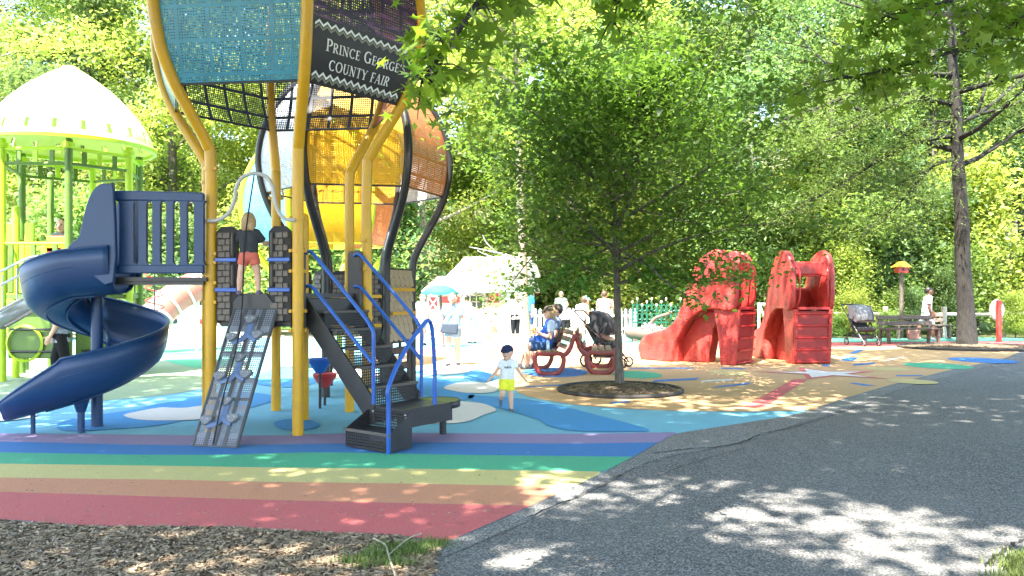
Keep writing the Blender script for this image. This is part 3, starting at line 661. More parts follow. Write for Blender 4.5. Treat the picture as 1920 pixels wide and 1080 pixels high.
# barrier panel beside the slide
PY = 9.02; X0, X1 = (216-960)/FPX*PY, (383-960)/FPX*PY; ZT, ZB = CAMH+(550-359)/FPX*PY, CAMH+(550-513)/FPX*PY
fx = lambda a, b, h: Vector((a, PY+h, b))
bp = MB().prism([(X0, ZT-.1), (X1, ZT-.12), (X1, ZT-.03), (X1-.02, ZT-.015), (X0+.02, ZT+.01), (X0, ZT)], fx, -.03, .03).obj('barrier_panel', BLUEP, ps, bev=.012, smooth=False)
MB().prism([(X0, ZB), (X1, ZB), (X1, ZB+.1), (X0, ZB+.1)], fx, -.03, .03).obj('bottom_rail', BLUEP, bp, bev=.012, smooth=False)
edges = [216, 252, 261, 276, 287, 302, 313, 326, 339, 352, 365, 383]
xs = [(e-960)/FPX*PY for e in edges]
for k in range(0, 12, 2):
    a, b = xs[k], xs[k+1]; q = .035; za, zb_ = ZB+.095, ZT-.105
    if k == 0: a = X0+.055
    L = [(a-q, za), (b+q, za)]+[(b+q*(1-math.sin(R(t))), za+q*1.4*(1-math.cos(R(t)))) for t in (30, 60, 90)]+[(b+q*(1-math.sin(R(t))), zb_-q*1.4*(1-math.cos(R(t)))) for t in (90, 60, 30)]+[(b+q, zb_), (a-q, zb_)]
    L += [(a-q*(1-math.sin(R(t))), zb_-q*1.4*(1-math.cos(R(t)))) for t in (30, 60, 90)]+[(a-q*(1-math.sin(R(t))), za+q*1.4*(1-math.cos(R(t)))) for t in (90, 60, 30)]
    MB().prism(L, fx, -.026, .026).obj('slat', BLUEP, bp, smooth=False, bev=.008)
MB().box(((X0+X1)/2, PY+.02, 1.76), (X1-X0+.05, .05, .045)).obj('deck_bar', BLK, ps)
MB().box(((X0+X1)/2-.02, PY+.5, 1.72), (X1-X0, .95, .04)).obj('slide_deck', BLK, ps, smooth=False)
MB().tube([(X0-.02, PY+.03, 1.75), (X0-.02, PY+.03, ZT-.05)], .012, 8).obj('slide_bar', BLK, ps)
# spiral slide
SCx, SCy, Rc = -4.98, 9.6, .43
path = []
for k in range(8): path.append((Vector((X0+.02-(X0+.02-SCx)*k/8, SCy-Rc, 0)), Vector((0, -1, 0)), 1.72-.05*k/8))
for k in range(73):
    a = R(-90-5*k); d = Vector((math.cos(a), math.sin(a), 0)); path.append((Vector((SCx, SCy, 0))+d*Rc, d, 1.67-1.2*(k/72)))
for k in range(1, 11): path.append((Vector((SCx-.074*k, SCy-Rc-.008*k, 0)), Vector((.1, -1, 0)).normalized(), .47-.02*k))
sec = [(-.3, .2), (-.295, .09), (-.27, 0), (-.19, -.07), (-.06, -.11), (.08, -.11), (.19, -.08), (.28, 0), (.33, .12), (.35, .26), (.355, .4)]
mb = MB(); K = len(sec); NP = len(path)
for i, (p, d, z) in enumerate(path):
    k = 1.0; hh = 1.0
    if i > NP-11: q = (i-(NP-11))/10; hh = 1-.72*q; k = 1-.45*q**3
    for a, h in sec: mb.v.append(tuple(p+d*a*k+ez*(z+(h*hh if h > 0 else h))))
for i in range(NP-1):
    for j in range(K-1): a = i*K+j; mb.f.append((a, a+1, a+K+1, a+K))
slide = mb.obj('spiral_slide', BLUEP, ps, ang=60, solid=.022, fix=False)
for j in (0, K-1): MB().tube([Vector(mb.v[i*K+j]) for i in range(NP)], .018, 8).obj('chute_rim', BLUEP, slide)
for a in (-.12, .1): MB().tube([p+d*a+ez*(z-.122) for p, d, z in path[4:-6]], .014, 6).obj('chute_rib', BLUEP, slide)
for a, h in ((.315, .1), (.338, .2)): MB().tube([p+d*(a+.012)+ez*(z+h) for p, d, z in path[6:-9]], .006, 6).obj('chute_groove', BLUEP, slide)
MB().tube([(SCx, SCy, 0), (SCx, SCy, 1.75)], .066, 14).obj('slide_column', BLUEP, ps)
sx = -5.46; MB().tube([(sx, SCy-Rc-.05, 0), (sx, SCy-Rc-.05, .34)], .026, 10).obj('support_leg', BLUEP, ps)
MB().tube([(SCx+.03, SCy-Rc+.02, 0), (SCx+.03, SCy-Rc+.02, .3)], .04, 10).tube([(SCx+.03, SCy-Rc+.02, .24), (SCx+.03, SCy-Rc+.02, .46)], [.05, .12], 10).obj('support_leg', BLUEP, ps)
hz = lambda px, py: ((px-960)/FPX*8.9, CAMH+(550-py)/FPX*8.9)
hood = [hz(217, 530), hz(217, 358), hz(210, 348), hz(200, 345), hz(188, 349), hz(175, 365), hz(165, 392), hz(157, 425), hz(152, 445), hz(130, 470), hz(160, 500)]
MB().prism([(p.x, p.y) for p in cat([(a, b, 0) for a, b in hood[:]], 3, True)], lambda a, b, h: Vector((a, 8.87+h, b)), -.03, .03).obj('slide_hood', BLUEP, ps, ang=50, bev=.015)
MB().prism([(p.x, p.y) for p in cat([(a, b, 0) for a, b in hood[:]], 3, True)], lambda a, b, h: Vector((a, 9.5+h, b)), -.03, .03).obj('slide_hood', BLUEP, ps, ang=50, bev=.015)
# funnel drums under the deck
for px, py, ytop, m, lab, rr in ((600, 766, 672, BLUER, 'blue funnel drum on a black post under the climbing tower', .165), (609, 760, 700, REDP, 'red funnel drum on a black post under the climbing tower', .17)):
    b = G(px, py); zt = W(px, ytop, b.y).z; t = thing('drum', lab, 'drum', b)
    MB().tube([b, b+ez*(zt-.15)], .02, 10).obj('post', BLK, t)
    MB().lathe([(.001, zt-.02), (rr-.01, zt-.012), (rr, zt), (rr, zt-.03), (rr*.95, zt-.05), (.06, zt-.2), (.001, zt-.2)], 24, (b.x, b.y, 0)).obj('drum_head', m, t)
# ------------------------------------------------------------------ second balloon (black posts)
C2 = (-2.57, 13.2)
mid = thing('play_structure', 'climbing tower with white and yellow balloon panels on curved black posts behind the yellow posts', 'play structure', (*C2, 0))
P2 = [(0, .92), (1.2, .92), (1.95, .92), (2.25, .98), (2.6, 1.16), (3.0, 1.37), (3.4, 1.5), (3.85, 1.54), (4.35, 1.42), (4.8, 1.15), (5.2, .75), (5.45, .3)]
PW = perforated('white_perforated', (.55, .6, .66)); PO = perforated('orange_perforated', (.6, .2, .07)); PYD = perforated('amber_perforated', (.5, .26, .02), hole=.0105); PGY = perforated('pale_grey_perforated', (.5, .46, .48))
posts2, D2, surf2 = balloon(mid, C2, -109, P2, 3.22, 5.2, BLK, [PYE, PO, PGY, PYD, PYD, PW], None)
h2p = [(C2[0]+d.x*.86, C2[1]+d.y*.86) for d in D2]
MB().prism(h2p, lambda a, b, h: Vector((a, b, h)), 1.02, 1.1).obj('deck', BLK, mid, smooth=False)
for i, k in ((0, 'b'), (1, 't'), (5, 'b'), (2, 'b'), (4, 'b')):
    a = Vector((C2[0]+D2[i].x*.92, C2[1]+D2[i].y*.92, 0)); b = Vector((C2[0]+D2[(i+1) % 6].x*.92, C2[1]+D2[(i+1) % 6].y*.92, 0)); ax = (b-a).normalized(); n = Vector((ax.y, -ax.x, 0))
    if k == 'b':
        for s0 in (.08, .56): brick_panel(mid, a+ax*s0, ax, .95, 1.95, .28, n)
        for z in (1.55, 1.1): MB().box((a+b)/2+n*.05+ez*z, (.78, .03, .05), Matrix.Rotation(math.atan2(ax.y, ax.x), 3, 'Z')).obj('crossbar', YEL, mid, bev=.006)
    else:
        bk = MB().box((a+b)/2+ez*1.4, (.78, .03, 1.2), Matrix.Rotation(math.atan2(ax.y, ax.x), 3, 'Z')).obj('shingle_panel', BRKBG, mid, smooth=False)
        for r in range(9):
            for c_ in range(5):
                p = a+ax*(.12+.165*c_+(.03 if r % 2 else -.03))+n*.03+ez*(.9+.125*r)
                MB().prism([(-.078, .075), (-.078, -.035), (-.04, -.065), (.04, -.065), (.078, -.035), (.078, .075)], lambda x, y, h: p+ax*x+n*(h-y*.08)+ez*y, -.012, .012).obj('shingle', TANW, bk, smooth=False)
        for z in (1.66, 1.28): MB().box((a+b)/2+n*.07+ez*z, (.8, .03, .05), Matrix.Rotation(math.atan2(ax.y, ax.x), 3, 'Z')).obj('crossbar', YEL, mid, bev=.006)
a = Vector((C2[0]+D2[1].x*.92, C2[1]+D2[1].y*.92, 0)); b = Vector((C2[0]+D2[2].x*.92, C2[1]+D2[2].y*.92, 0)); ax = (b-a).normalized(); n = Vector((ax.y, -ax.x, 0))
fr = lambda x, y, h: a+ax*x+n*h+ez*y
for (x0, x1) in ((.06, .2), (.44, .5), (.74, .86)): MB().prism([(x0, .1), (x1, .1), (x1, 1.0), (x0, 1.0)], fr, -.02, .02).obj('climbing_panel', BLK, mid, smooth=False, bev=.01)
for z in (.16, .42, .68, .94): MB().prism([(.1, z-.06), (.84, z-.06), (.84, z+.06), (.1, z+.06)], fr, -.018, .018).obj('panel_rung', BLK, mid, smooth=False, bev=.02)
# ------------------------------------------------------------------ third balloon (lime posts, far)
C3 = (-4.1, 17.3)
far = thing('play_structure', 'distant balloon tower with cyan and amber panels on lime green posts', 'play structure', (*C3, 0))
P3 = [(0, .95), (1.3, .95), (1.75, .95), (2.1, 1.1), (2.5, 1.38), (3.0, 1.6), (3.6, 1.66), (4.2, 1.5), (4.8, 1.1), (5.2, .4)]
PC = perforated('cyan_perforated', (.12, .42, .6))
posts3, D3, surf3 = balloon(far, C3, -100, P3, 2.62, 5.0, LIME, [PYE, PO, PO, PYE, PC, PC], None)
MB().prism([(C3[0]+d.x*.9, C3[1]+d.y*.9) for d in D3], lambda a, b, h: Vector((a, b, h)), .85, .93).obj('deck', LIMED, far, smooth=False)
for i in (0, 1, 2, 5):
    a = Vector((C3[0]+D3[i].x*.92, C3[1]+D3[i].y*.92, 0)); b = Vector((C3[0]+D3[(i+1) % 6].x*.92, C3[1]+D3[(i+1) % 6].y*.92, 0)); ax = (b-a).normalized(); n = Vector((ax.y, -ax.x, 0))
    for s in (.2, .46, .72): MB().box(a+ax*s+ez*1.3, (.14, .03, .75), Matrix.Rotation(math.atan2(ax.y, ax.x), 3, 'Z')).obj('slat', (REDP, YEL, LIME)[int(s*10) % 3], far, smooth=False)
# ------------------------------------------------------------------ green domed tower
C4 = Vector((-8.62, 15.6, 0))
gd = thing('domed_tower', 'lime green play tower under a pale lime dome with slotted rim', 'play structure', C4)
rimz, apz, RD = 4.42, 5.98, 1.5
prof = [(RD*float(np.interp(q, [0, .12, .22, .375, .55, .72, .88, .96], [1, .975, .93, .83, .68, .5, .28, .15])), rimz+(apz-rimz)*q) for q in (.06, .08, .1, .12, .14, .16, .18, .2, .22, .25, .3, .375, .46, .55, .63, .72, .8, .88, .93, .96)]
prof = [(RD+.02, rimz), (RD+.01, rimz+.04)]+prof+[(.17, apz-.04), (.12, apz+.02), (.001, apz+.04)]
mb = MB(); n = 120; mb.lathe(prof, n, C4); K = len(prof)
keep = []
for idx, f in enumerate(mb.f):
    j, i = divmod(idx, K-1)
    if j % 6 == 0 and 3 <= i <= 8: continue
    keep.append(f)
mb.f = keep; dome = mb.obj('dome', DOME, gd, ang=60, solid=.025)
MB().lathe([(RD+.05, rimz-.03), (RD+.05, rimz+.03), (RD-.02, rimz+.03), (RD-.02, rimz-.03), (RD+.05, rimz-.03)], 60, C4).obj('dome_rim', LIME, dome)
angs = [-118, -62, -10, 42, 100, 160]; gp = []
for k, a in enumerate(angs):
    d = Vector((math.cos(R(a)), math.sin(R(a)), 0)); p = C4+d*1.28; gp.append(p)
    MB().tube([p, p+ez*(rimz-.02)], .068, 12).obj('post', LIME if k % 2 == 0 else LIMED, gd)
    MB().lathe([(.07, 0), (.1, .02), (.1, .1), (.07, .12)], 12, p+ez*(rimz-.2)).obj('post_collar', LIME, gd)
for k in range(6):
    a, b = gp[k], gp[(k+1) % 6]
    MB().tube([a+ez*4.22, b+ez*4.22], .035, 8).obj('beam', LIME, gd); MB().tube([a+ez*3.95, b+ez*3.95], .03, 8).obj('beam', LIMED, gd)
    for t in (.25, .5, .75): q = a.lerp(b, t); MB().box(q+ez*4.08, (.09, .03, .24), Matrix.Rotation(math.atan2((b-a).y, (b-a).x), 3, 'Z')).obj('leaf_plate', LIME if t == .5 else LIMED, gd, smooth=False, bev=.01)
hx = [(p.x, p.y) for p in gp]; order = sorted(range(6), key=lambda k: angs[k])
MB().prism([hx[k] for k in order], lambda a, b, h: Vector((a, b, h)), 1.5, 1.58).obj('deck', LIMED, gd, smooth=False)
for k in (0, 1, 2, 5):
    a, b = gp[k], gp[(k+1) % 6]; ax = (b-a).normalized(); L = (b-a).length; n_ = Vector((ax.y, -ax.x, 0))
    for s in np.arange(.16, L-.1, .2):
        mb = MB().box(a+ax*s+ez*2.05, (.1, .04, .9), Matrix.Rotation(math.atan2(ax.y, ax.x), 3, 'Z')); mb.obj('slat', LIME if int(s*5) % 2 else LIMED, gd, bev=.02, smooth=False)
    MB().tube([a+ez*2.5, b+ez*2.5], .03, 8).obj('beam', LIME, gd)
    if k in (0, 1):
        MB().box((a+b)/2+n_*.02+ez*.95, (L*.8, .04, 1.05), Matrix.Rotation(math.atan2(ax.y, ax.x), 3, 'Z')).obj('lower_panel', LIMED, gd, bev=.02, smooth=False)
        for z in (.55, .95, 1.3): MB().tube([a+ax*.2+n_*.08+ez*z, b-ax*.2+n_*.08+ez*z], .02, 8).obj('rung', BLK, gd)
mb = MB(); ctr = (gp[0]+gp[1])/2-Vector((0, .04, 0)); mb.lathe([(.3, 0), (.34, .02), (.3, .04), (.3, 0)], 24)
ring = [(v[0], -v[2], v[1]) for v in mb.v]; mb.v = [(ctr.x+a-.15, ctr.y-.02+b, .7+c) for a, b, c in ring]; mb.obj('ring_window', LIME, gd)
# extra posts, arched frames and the leaf panel at the left
for px, py, ztop, m in ((30, 708, 3.2, LIME), (5, 702, 3.0, LIME), (95, 692, 4.1, LIMED), (48, 694, 2.6, LIMED), (258, 690, 3.4, LIMED)):
    b = G(px, py); MB().cap(b, b+ez*ztop, .066, .066, 12).obj('post', m, gd)
for px in (16, 56): 
    p = W(px, 640, 15.8); MB().box((p.x, p.y, 1.9), (.2, .05, 2.2)).obj('arch_panel', LIME, gd, bev=.05, smooth=False)
for px, py, c in ((106, 458, YEL), (101, 470, REDP)):
    p = W(px, py, 14.6); MB().box(p, (.36 if c is YEL else .32, .04, .3 if c is YEL else .14)).obj('play_panel', plain('orange_panel', (.75, .25, .02), .4) if c is YEL else c, gd, bev=.02, smooth=False)
p = W(232, 600, 14.7); mb = MB(); mb.prism([(-.22, -.5), (.22, -.5), (.22, .1), (.1, .14), (.1, .36), (-.08, .36), (-.12, .12), (-.22, .1)], lambda a, b, h: p+Vector((a, h, b)), -.04, .04); mb.obj('talk_panel', plain('sage_panel', (.2, .38, .2), .5), gd, bev=.02, smooth=False)
# steel ramp and rails going down to the left
ra, rb = W(78, 545, 14.2), W(-60, 620, 13.0)
sr = MB(); d = Vector((.4, .9, 0)); sr.add([ra, rb, rb+d*.6, ra+d*.6], [(0, 1, 2, 3)]); ramp_o = sr.obj('steel_slide', STEEL, gd, solid=.04, fix=False)
for o_ in (0, .6): 
    MB().tube([ra+d*o_+ez*.04, rb+d*o_+ez*.04], .03, 8).obj('slide_rail', STEEL, ramp_o)
for o_ in (0, .45): MB().tube(cat([W(95, 482, 14.2)+d*o_, W(60, 482, 14.1)+d*o_, W(20, 500, 13.8)+d*o_, W(-60, 540, 13.1)+d*o_], 5), .022, 8).obj('guard_rail', STEEL, gd)
for px in (-20, 5, 32, 60): MB().tube([W(px, 545+(78-px)*.54, 14.0), W(px, 500+(40-px)*.4, 13.9)], .014, 6).obj('baluster', STEEL, gd)
# ------------------------------------------------------------------ red tube slide beyond, low white wall
ts = thing('tube_slide', 'faded red tube slide with white hoops sloping down in the sun', 'slide', W(340, 640, 22)-ez*W(340, 640, 22).z)
PINKR = plain('faded_red_plastic', (.5, .13, .1), .45, 0, .12, 4)
tp = cat([W(395, 520, 22.5), W(370, 535, 22.3), W(330, 558, 22), W(295, 590, 21.6), W(285, 615, 21.3)], 6)
MB().tube(tp, .42, 18).obj('tube', PINKR, ts, ang=60)
for k in (4, 9, 14, 19): MB().tube([tp[k], tp[k]+(tp[k+1]-tp[k]).normalized()*.06], .46, 18).obj('hoop', WHITE, ts)
for q in (tp[6], tp[18]): MB().tube([(q.x, q.y, 0), (q.x, q.y, q.z-.3)], .06, 8).obj('leg', WHITE, ts)
wl = thing('low_wall', 'low white wall with red and dark knobs in full sun behind the slide', 'wall', (-9.3, 23.5, 0))
MB().box((-9.3, 23.6, .62), (3.2, .25, 1.24)).obj('wall_face', WHITE, wl, bev=.03, smooth=False)
for x, z, m in ((-9.9, .8, BLK), (-9.1, .8, REDP), (-8.5, .75, BLK)): MB().sphere((x, 23.45, z), (.1, .06, .1), 12, 8).obj('knob', m, wl)
sp_ = thing('spiral_climber', 'thin black corkscrew climbing pole standing behind the tower', 'climber', G(290, 668))
b = G(290, 668); MB().tube([b, b+ez*2.6], .02, 8).obj('pole', BLK, sp_)
MB().tube([b+Vector((.22*math.cos(t*.42), .22*math.sin(t*.42), .9+t*.022)) for t in range(62)], .018, 6).obj('coil', REDP, sp_)
# ------------------------------------------------------------------ red high-heel shoe slides
def shoe(label, heel, dirv, wd, grp):
    dirv = Vector((*dirv, 0)).normalized(); sidev = Vector((-dirv.y, dirv.x, 0)); heel = Vector((*heel, 0))
    t = thing('shoe_slide', label, 'slide', heel, grp)
    F = lambda s, z, h: heel+dirv*s+sidev*h+ez*z
    side = cat([(.18, 2.45, 0), (.38, 2.57, 0), (.58, 2.58, 0), (.82, 2.45, 0), (1.05, 2.16, 0), (1.22, 1.8, 0), (1.38, 1.35, 0), (1.55, .98, 0), (1.8, .78, 0), (2.15, .68, 0), (2.45, .56, 0), (2.62, .36, 0), (2.6, .12, 0), (2.5, .0, 0), (2.1, 0, 0), (1.66, 0, 0), (1.58, .25, 0), (1.46, .58, 0), (1.2, .98, 0), (.85, 1.22, 0), (.5, 1.24, 0), (.22, 1.2, 0), (.08, 1.3, 0), (.02, 1.7, 0), (.05, 2.15, 0)], 3, True)
    P = [(p.x, p.y) for p in side]; mb = MB(); hw = wd/2
    for sg in (-1, 1):
        bend = lambda a, b, h, sg=sg: F(a, b, h-sg*.14*max(0, (a-1.5))**1.6)
        mb.prism(P, bend, sg*hw-.075, sg*hw+.075)
        # bulge of the upper quarter
        mb.sphere(F(.6, 1.95, sg*(hw-.02)), (.55, .16, .6), 14, 9, Matrix((dirv, sidev, ez)).transposed())
    toe = [(1.5, .0), (2.45, .0), (2.55, .12), (2.57, .36), (2.42, .54), (2.12, .65), (1.78, .74), (1.56, .9), (1.35, 1.2), (1.2, 1.55), (1.05, 1.75), (.9, 1.7), (1.1, 1.25), (1.4, .75), (1.5, .5)]
    mb.prism(toe, lambda a, b, h: F(a, b, h*(1-.18*max(0, a-1.6))), -hw, hw)
    mb.sphere(F(2.25, .3, 0), (.4, hw*.95, .34), 16, 10, Matrix((dirv, sidev, ez)).transposed())
    body = fobj('shoe_shell', mb, REDF, t, .034, 5)
    mb = MB(); mb.prism([(.88, 0), (1.62, 0), (1.5, .55), (1.2, 1.0), (.85, 1.2), (.45, 1.22), (.74, .8)], F, -hw*.42, hw*.42); mb.obj('under_slide', REDF, t, smooth=False, bev=.03)
    for sg in (-1, 1):
        mb = MB(); mb.prism([(.0, 1.24), (.1, 0), (.46, 0), (.52, .7), (.62, 1.26)], F, sg*hw-.05*(1+sg)+.0, sg*hw+.05*(1-sg)+.0); mb.obj('heel', REDF, t, smooth=False, bev=.03)
    mb = MB(); mb.prism([(.1, 0.02), (.4, 0.02), (.5, 1.2), (.05, 1.2)], F, -hw+.09, hw-.09); lad = mb.obj('ladder_back', plain('deep_red_plastic', (.3, .02, .02), .4, 0, .2, 5), t, smooth=False, bev=.01)
    for k in range(5): z = .06+.27*k; s_ = .075-.06*z/1.2+.0; MB().tube([F(s_-.03, z, -hw+.06), F(s_-.03, z, hw-.06)], .022, 8).obj('rung', REDP, lad)
    MB().box(F(.35, 1.26, 0), (.7, wd-.16, .06), Matrix((dirv, sidev, ez)).transposed()).obj('platform', REDP, t, smooth=False, bev=.01)
    mb = MB(); V = [F(.5, 1.3, -hw+.05), F(.5, 1.3, hw-.05), F(.95, 1.2, hw-.05), F(.95, 1.2, -hw+.05), F(1.5, .6, hw-.1), F(1.5, .6, -hw+.1)]
    for sg in (-1, 1): MB().tube(cat([F(.1, 1.32, sg*(hw-.1)), F(.02, 1.5, sg*(hw-.13)), F(.02, 2.0, sg*(hw-.13)), F(.06, 2.14, sg*(hw-.11)), F(.14, 2.18, sg*(hw-.07))], 5), .02, 8).obj('grab_handle', REDP, t)
    MB().tube([F(.1, 2.0, -hw+.05), F(.1, 2.0, hw-.05)], .018, 8).obj('top_bar', REDP, t)
    mb = MB(); mb.prism([(.25, 2.02), (.75, 2.02), (.75, 2.34), (.25, 2.3)], F, -hw+.06, hw-.06); mb.obj('hood_panel', REDP, t, smooth=False, bev=.03)
    return t
shoe('red high heel shoe slide with its pebbled side turned to the benches', (5.3, 17.95), (-.77, .64), .94, 'giant shoe slides')
shoe('red high heel shoe slide seen from its open ladder back', (6.78, 17.95), (-.12, .99), .92, 'giant shoe slides')
# ------------------------------------------------------------------ benches with red loop ends
BRED = plain('bench_red', (.2, .022, .02), .4, 0, .25, 7, grime=.3)
def bench(label, loc, rz, L, grp):
    t = thing('bench', label, 'bench', loc, grp, rz, True)
    for y in (-L/2, L/2):
        e = MB(); F = lambda x, z: Vector((x, y, z))
        e.tube(cat([F(-.3, .43), F(-.36, .36), F(-.33, .17), F(-.24, .05), F(-.05, .03), F(.1, .06), F(.19, .2), F(.2, .36), F(.12, .43), F(-.1, .42)], 5, True), .048, 8, True, flat=((0, 1, 0), .75))
        e.tube(cat([F(.14, .38), F(.25, .42), F(.33, .52), F(.38, .66), F(.43, .8)], 5), [.05]*8+[.045]*8+[.04], 8, flat=((0, 1, 0), .7)); e.obj('end_frame', BRED, t)
    for x in (-.24, -.1, .04): MB().box((x, 0, .475), (.115, L+.05, .035)).obj('seat_slat', SLAT, t, bev=.008, smooth=False)
    for x, z, a in ((.27, .56, -.45), (.345, .7, -.35), (.4, .83, -.3)): MB().box((x-.02, 0, z), (.03, L+.05, .1), Matrix.Rotation(-a, 3, 'Y')).obj('back_slat', SLAT, t, bev=.008, smooth=False)
    return t
bench('red loop ended bench with two people sitting on it', (.72, 16.2, 0), .12, 1.35, 'red loop ended benches')
bench('empty red loop ended bench backing onto the occupied one beside the stroller', (1.74, 16.45, 0), math.pi-.1, 1.4, 'red loop ended benches')
# ------------------------------------------------------------------ strollers
FAB = plain('black_fabric', (.02, .02, .022), .85, 0, .3, 14, .2, 300); FABG = plain('grey_fabric', (.17, .175, .19), .85, 0, .12, 10, .2, 300)
def stroller(label, loc, rz, hood, big=True):
    t = thing('stroller', label, 'stroller', loc, None, rz, True)      # pushed towards -x ; handle at +x
    def wheel(x, y, r):
        mb = MB(); n = 22
        tt = MB().tube([(x+r*.86*math.cos(2*math.pi*k/n), y, r+r*.86*math.sin(2*math.pi*k/n)) for k in range(n)], r*.15, 8, True).obj('wheel', FAB, t)
        s = MB()
        for k in range(5): a = 2*math.pi*k/5; s.tube([(x, y, r), (x+r*.8*math.cos(a), y, r+r*.8*math.sin(a))], .01, 6)
        s.obj('spokes', STEEL, tt)
    for y in (-.26, .26):
        wheel(.3, y, .13 if big else .1); wheel(-.38, y*.8, .1)
        MB().tube(cat([(.3, y, .13), (.12, y, .5), (-.02, y, .75)], 4), .016, 8).obj('frame_tube', BLK, t)
        MB().tube(cat([(-.38, y*.8, .1), (-.05, y, .48), (.35, y, .86), (.5, y, 1.02)], 5), .016, 8).obj('frame_tube', BLK, t)
        MB().tube([(-.3, y*.9, .2), (.28, y, .2)], .012, 6).obj('frame_tube', STEEL, t)
    MB().tube(cat([(.5, -.26, 1.02), (.55, -.2, 1.06), (.55, .2, 1.06), (.5, .26, 1.02)], 4), .018, 8).obj('handle', BLK, t)
    s = MB(); s.prism([(-.28, .42), (-.2, .36), (.1, .36), (.36, .78), (.3, .84), (.05, .47), (-.25, .5)], lambda a, b, h: Vector((a, h, b)), -.22, .22); s.obj('seat', FAB, t, bev=.03, smooth=False)
    MB().box((.0, 0, .24), (.4, .4, .12)).obj('basket', FAB, t, bev=.03)
    h = MB(); n = 9
    for k in range(n+1):
        a = R(-10+120*k/n)
        for j in range(9): y = -.25+.5*j/8; q = 1-.15*abs(y/.25)**3; h.v.append((.2-.34*math.sin(a)*q, y, .72+.34*math.cos(a)*q))
    for k in range(n):
        for j in range(8): a = k*9+j; h.f.append((a, a+1, a+10, a+9))
    hd_ = h.obj('hood', hood, t, solid=.012, fix=False)
    for y in (-.25, .25): MB().prism([(.2, .72)]+[(.2-.33*math.sin(R(q)), .72+.33*math.cos(R(q))) for q in range(-10, 111, 20)], lambda a, b, hh: Vector((a, y+hh, b)), -.006, .006).obj('hood_side', hood, hd_, smooth=False)
    MB().tube(cat([(-.14, -.24, .62), (-.26, -.15, .66), (-.26, .15, .66), (-.14, .24, .62)], 4), .016, 8).obj('bumper_bar', BLK, t)
    return t
b = G(1136, 688); stroller('black stroller with grey rear shade and a baby inside behind the empty bench', b, 2.7, FAB).scale = (1.15, 1.15, 1.15)
bb = thing('baby', 'baby in a pink top lying back in the black stroller', 'baby', b+Vector((0, 0, .0)), None, 2.7, True)
m_ = MB(); m_.cap((-.02, 0, .56), (.12, 0, .68), .075, .08); m_.cap((-.02, -.05, .54), (-.18, -.07, .52), .04, .03); m_.cap((-.02, .05, .54), (-.18, .07, .52), .04, .03); m_.cap((.1, -.08, .66), (-.02, -.13, .6), .03, .02); m_.cap((.1, .08, .66), (-.02, .13, .6), .03, .02); m_.sphere((.17, 0, .8), (.07, .065, .075))
fobj('body', m_, SKIN, bb, .014, 3); bb.scale = (1.15, 1.15, 1.15)
m_ = MB(); m_.cap((-.0, 0, .57), (.12, 0, .68), .085, .09, round_=False); m_.cap((.1, -.08, .66), (.03, -.12, .62), .04, .036, round_=False); m_.cap((.1, .08, .66), (.03, .12, .62), .04, .036, round_=False)
fobj('top', m_, plain('pink_cloth', (.65, .35, .36), .8), bb, .014, 2)
stroller('black folding stroller with a grey sunshade parked beside the wooden benches', G(1617, 648), 1.75, FABG, False).scale = (1.18, 1.18, 1.18)
# ------------------------------------------------------------------ far right: wooden benches, rail fence, bird box, red sign
def wbench(label, p, L, rz, grp):
    t = thing('wooden_bench', label, 'bench', p, grp, rz, True)
    for x in (-L/2+.12, L/2-.12):
        MB().prism([(-.3, 0), (-.22, 0), (-.1, .42), (.2, .42), (.26, 0), (.34, 0), (.3, .48), (.42, .86), (.36, .88), (.22, .5), (-.3, .5)], lambda a, b, h: Vector((x+h, a, b)), -.035, .035).obj('end_frame', OLDW, t, smooth=False)
    for y in (-.24, -.1, .04, .18): MB().box((0, y, .475), (L, .11, .045)).obj('seat_plank', OLDW, t, bev=.008, smooth=False)
    for y, z in ((.31, .64), (.36, .82)): MB().box((0, y-.03, z), (L, .04, .13), Matrix.Rotation(-.3, 3, 'X')).obj('back_plank', OLDW, t, bev=.008, smooth=False)
wbench('dark weathered bench with bags hung on it beside the parked stroller', G(1705, 644), 1.85, .06, 'weathered wooden benches'); wbench('dark weathered bench standing between rail fence and big trunk', G(1742, 638)+Vector((.2, 1.0, 0)), 2.1, .06, 'weathered wooden benches')
bgm = plain('brown_bag', (.25, .14, .11), .7, 0, .2, 9); p = G(1700, 645); 
mb = MB(); mb.prism([(-.16, 0), (.16, 0), (.2, .3), (-.2, .3)], lambda a, b, h: p+Vector((a, h-.42, b+.16)), -.08, .08); tb = thing('bag', 'brown tote bag hanging against the weathered bench', 'bag', p); mb.obj('pouch', bgm, tb, bev=.03); MB().tube(cat([p+Vector((-.14, -.42, .44)), p+Vector((-.1, -.4, .62)), p+Vector((.1, -.4, .62)), p+Vector((.14, -.42, .44))], 5), .012, 6).obj('strap', bgm, tb)
rf = thing('rail_fence', 'pale split rail fence running in front of the bushes', 'fence', W(1700, 600, 29)-ez*W(1700, 600, 29).z)
FX = [(1490, 29.6), (1557, 29.3), (1660, 29), (1770, 29), (1880, 29.2), (1990, 29.6)]
for px, Y in FX: p = W(px, 600, Y); MB().box((p.x, p.y, .55), (.15, .15, 1.14)).obj('fence_post', FENCEW, rf, bev=.02, smooth=False)
for k in range(len(FX)-1):
    for z in (.84,):
        a, b = W(FX[k][0], 600, FX[k][1]), W(FX[k+1][0], 600, FX[k+1][1]); MB().tube([(a.x, a.y-.02, z), ((a.x+b.x)/2, (a.y+b.y)/2, z+random.uniform(-.03, .03)), (b.x, b.y-.02, z)], .065, 8).obj('rail', FENCEW, rf)
p = W(1690, 590, 28.2); bh = thing('bird_box', 'yellow and red bird box on a brown post behind the benches', 'bird box', (p.x, p.y, 0))
MB().tube([(p.x, p.y, 0), (p.x, p.y, 2.3)], .07, 8).obj('post', OLDW, bh)
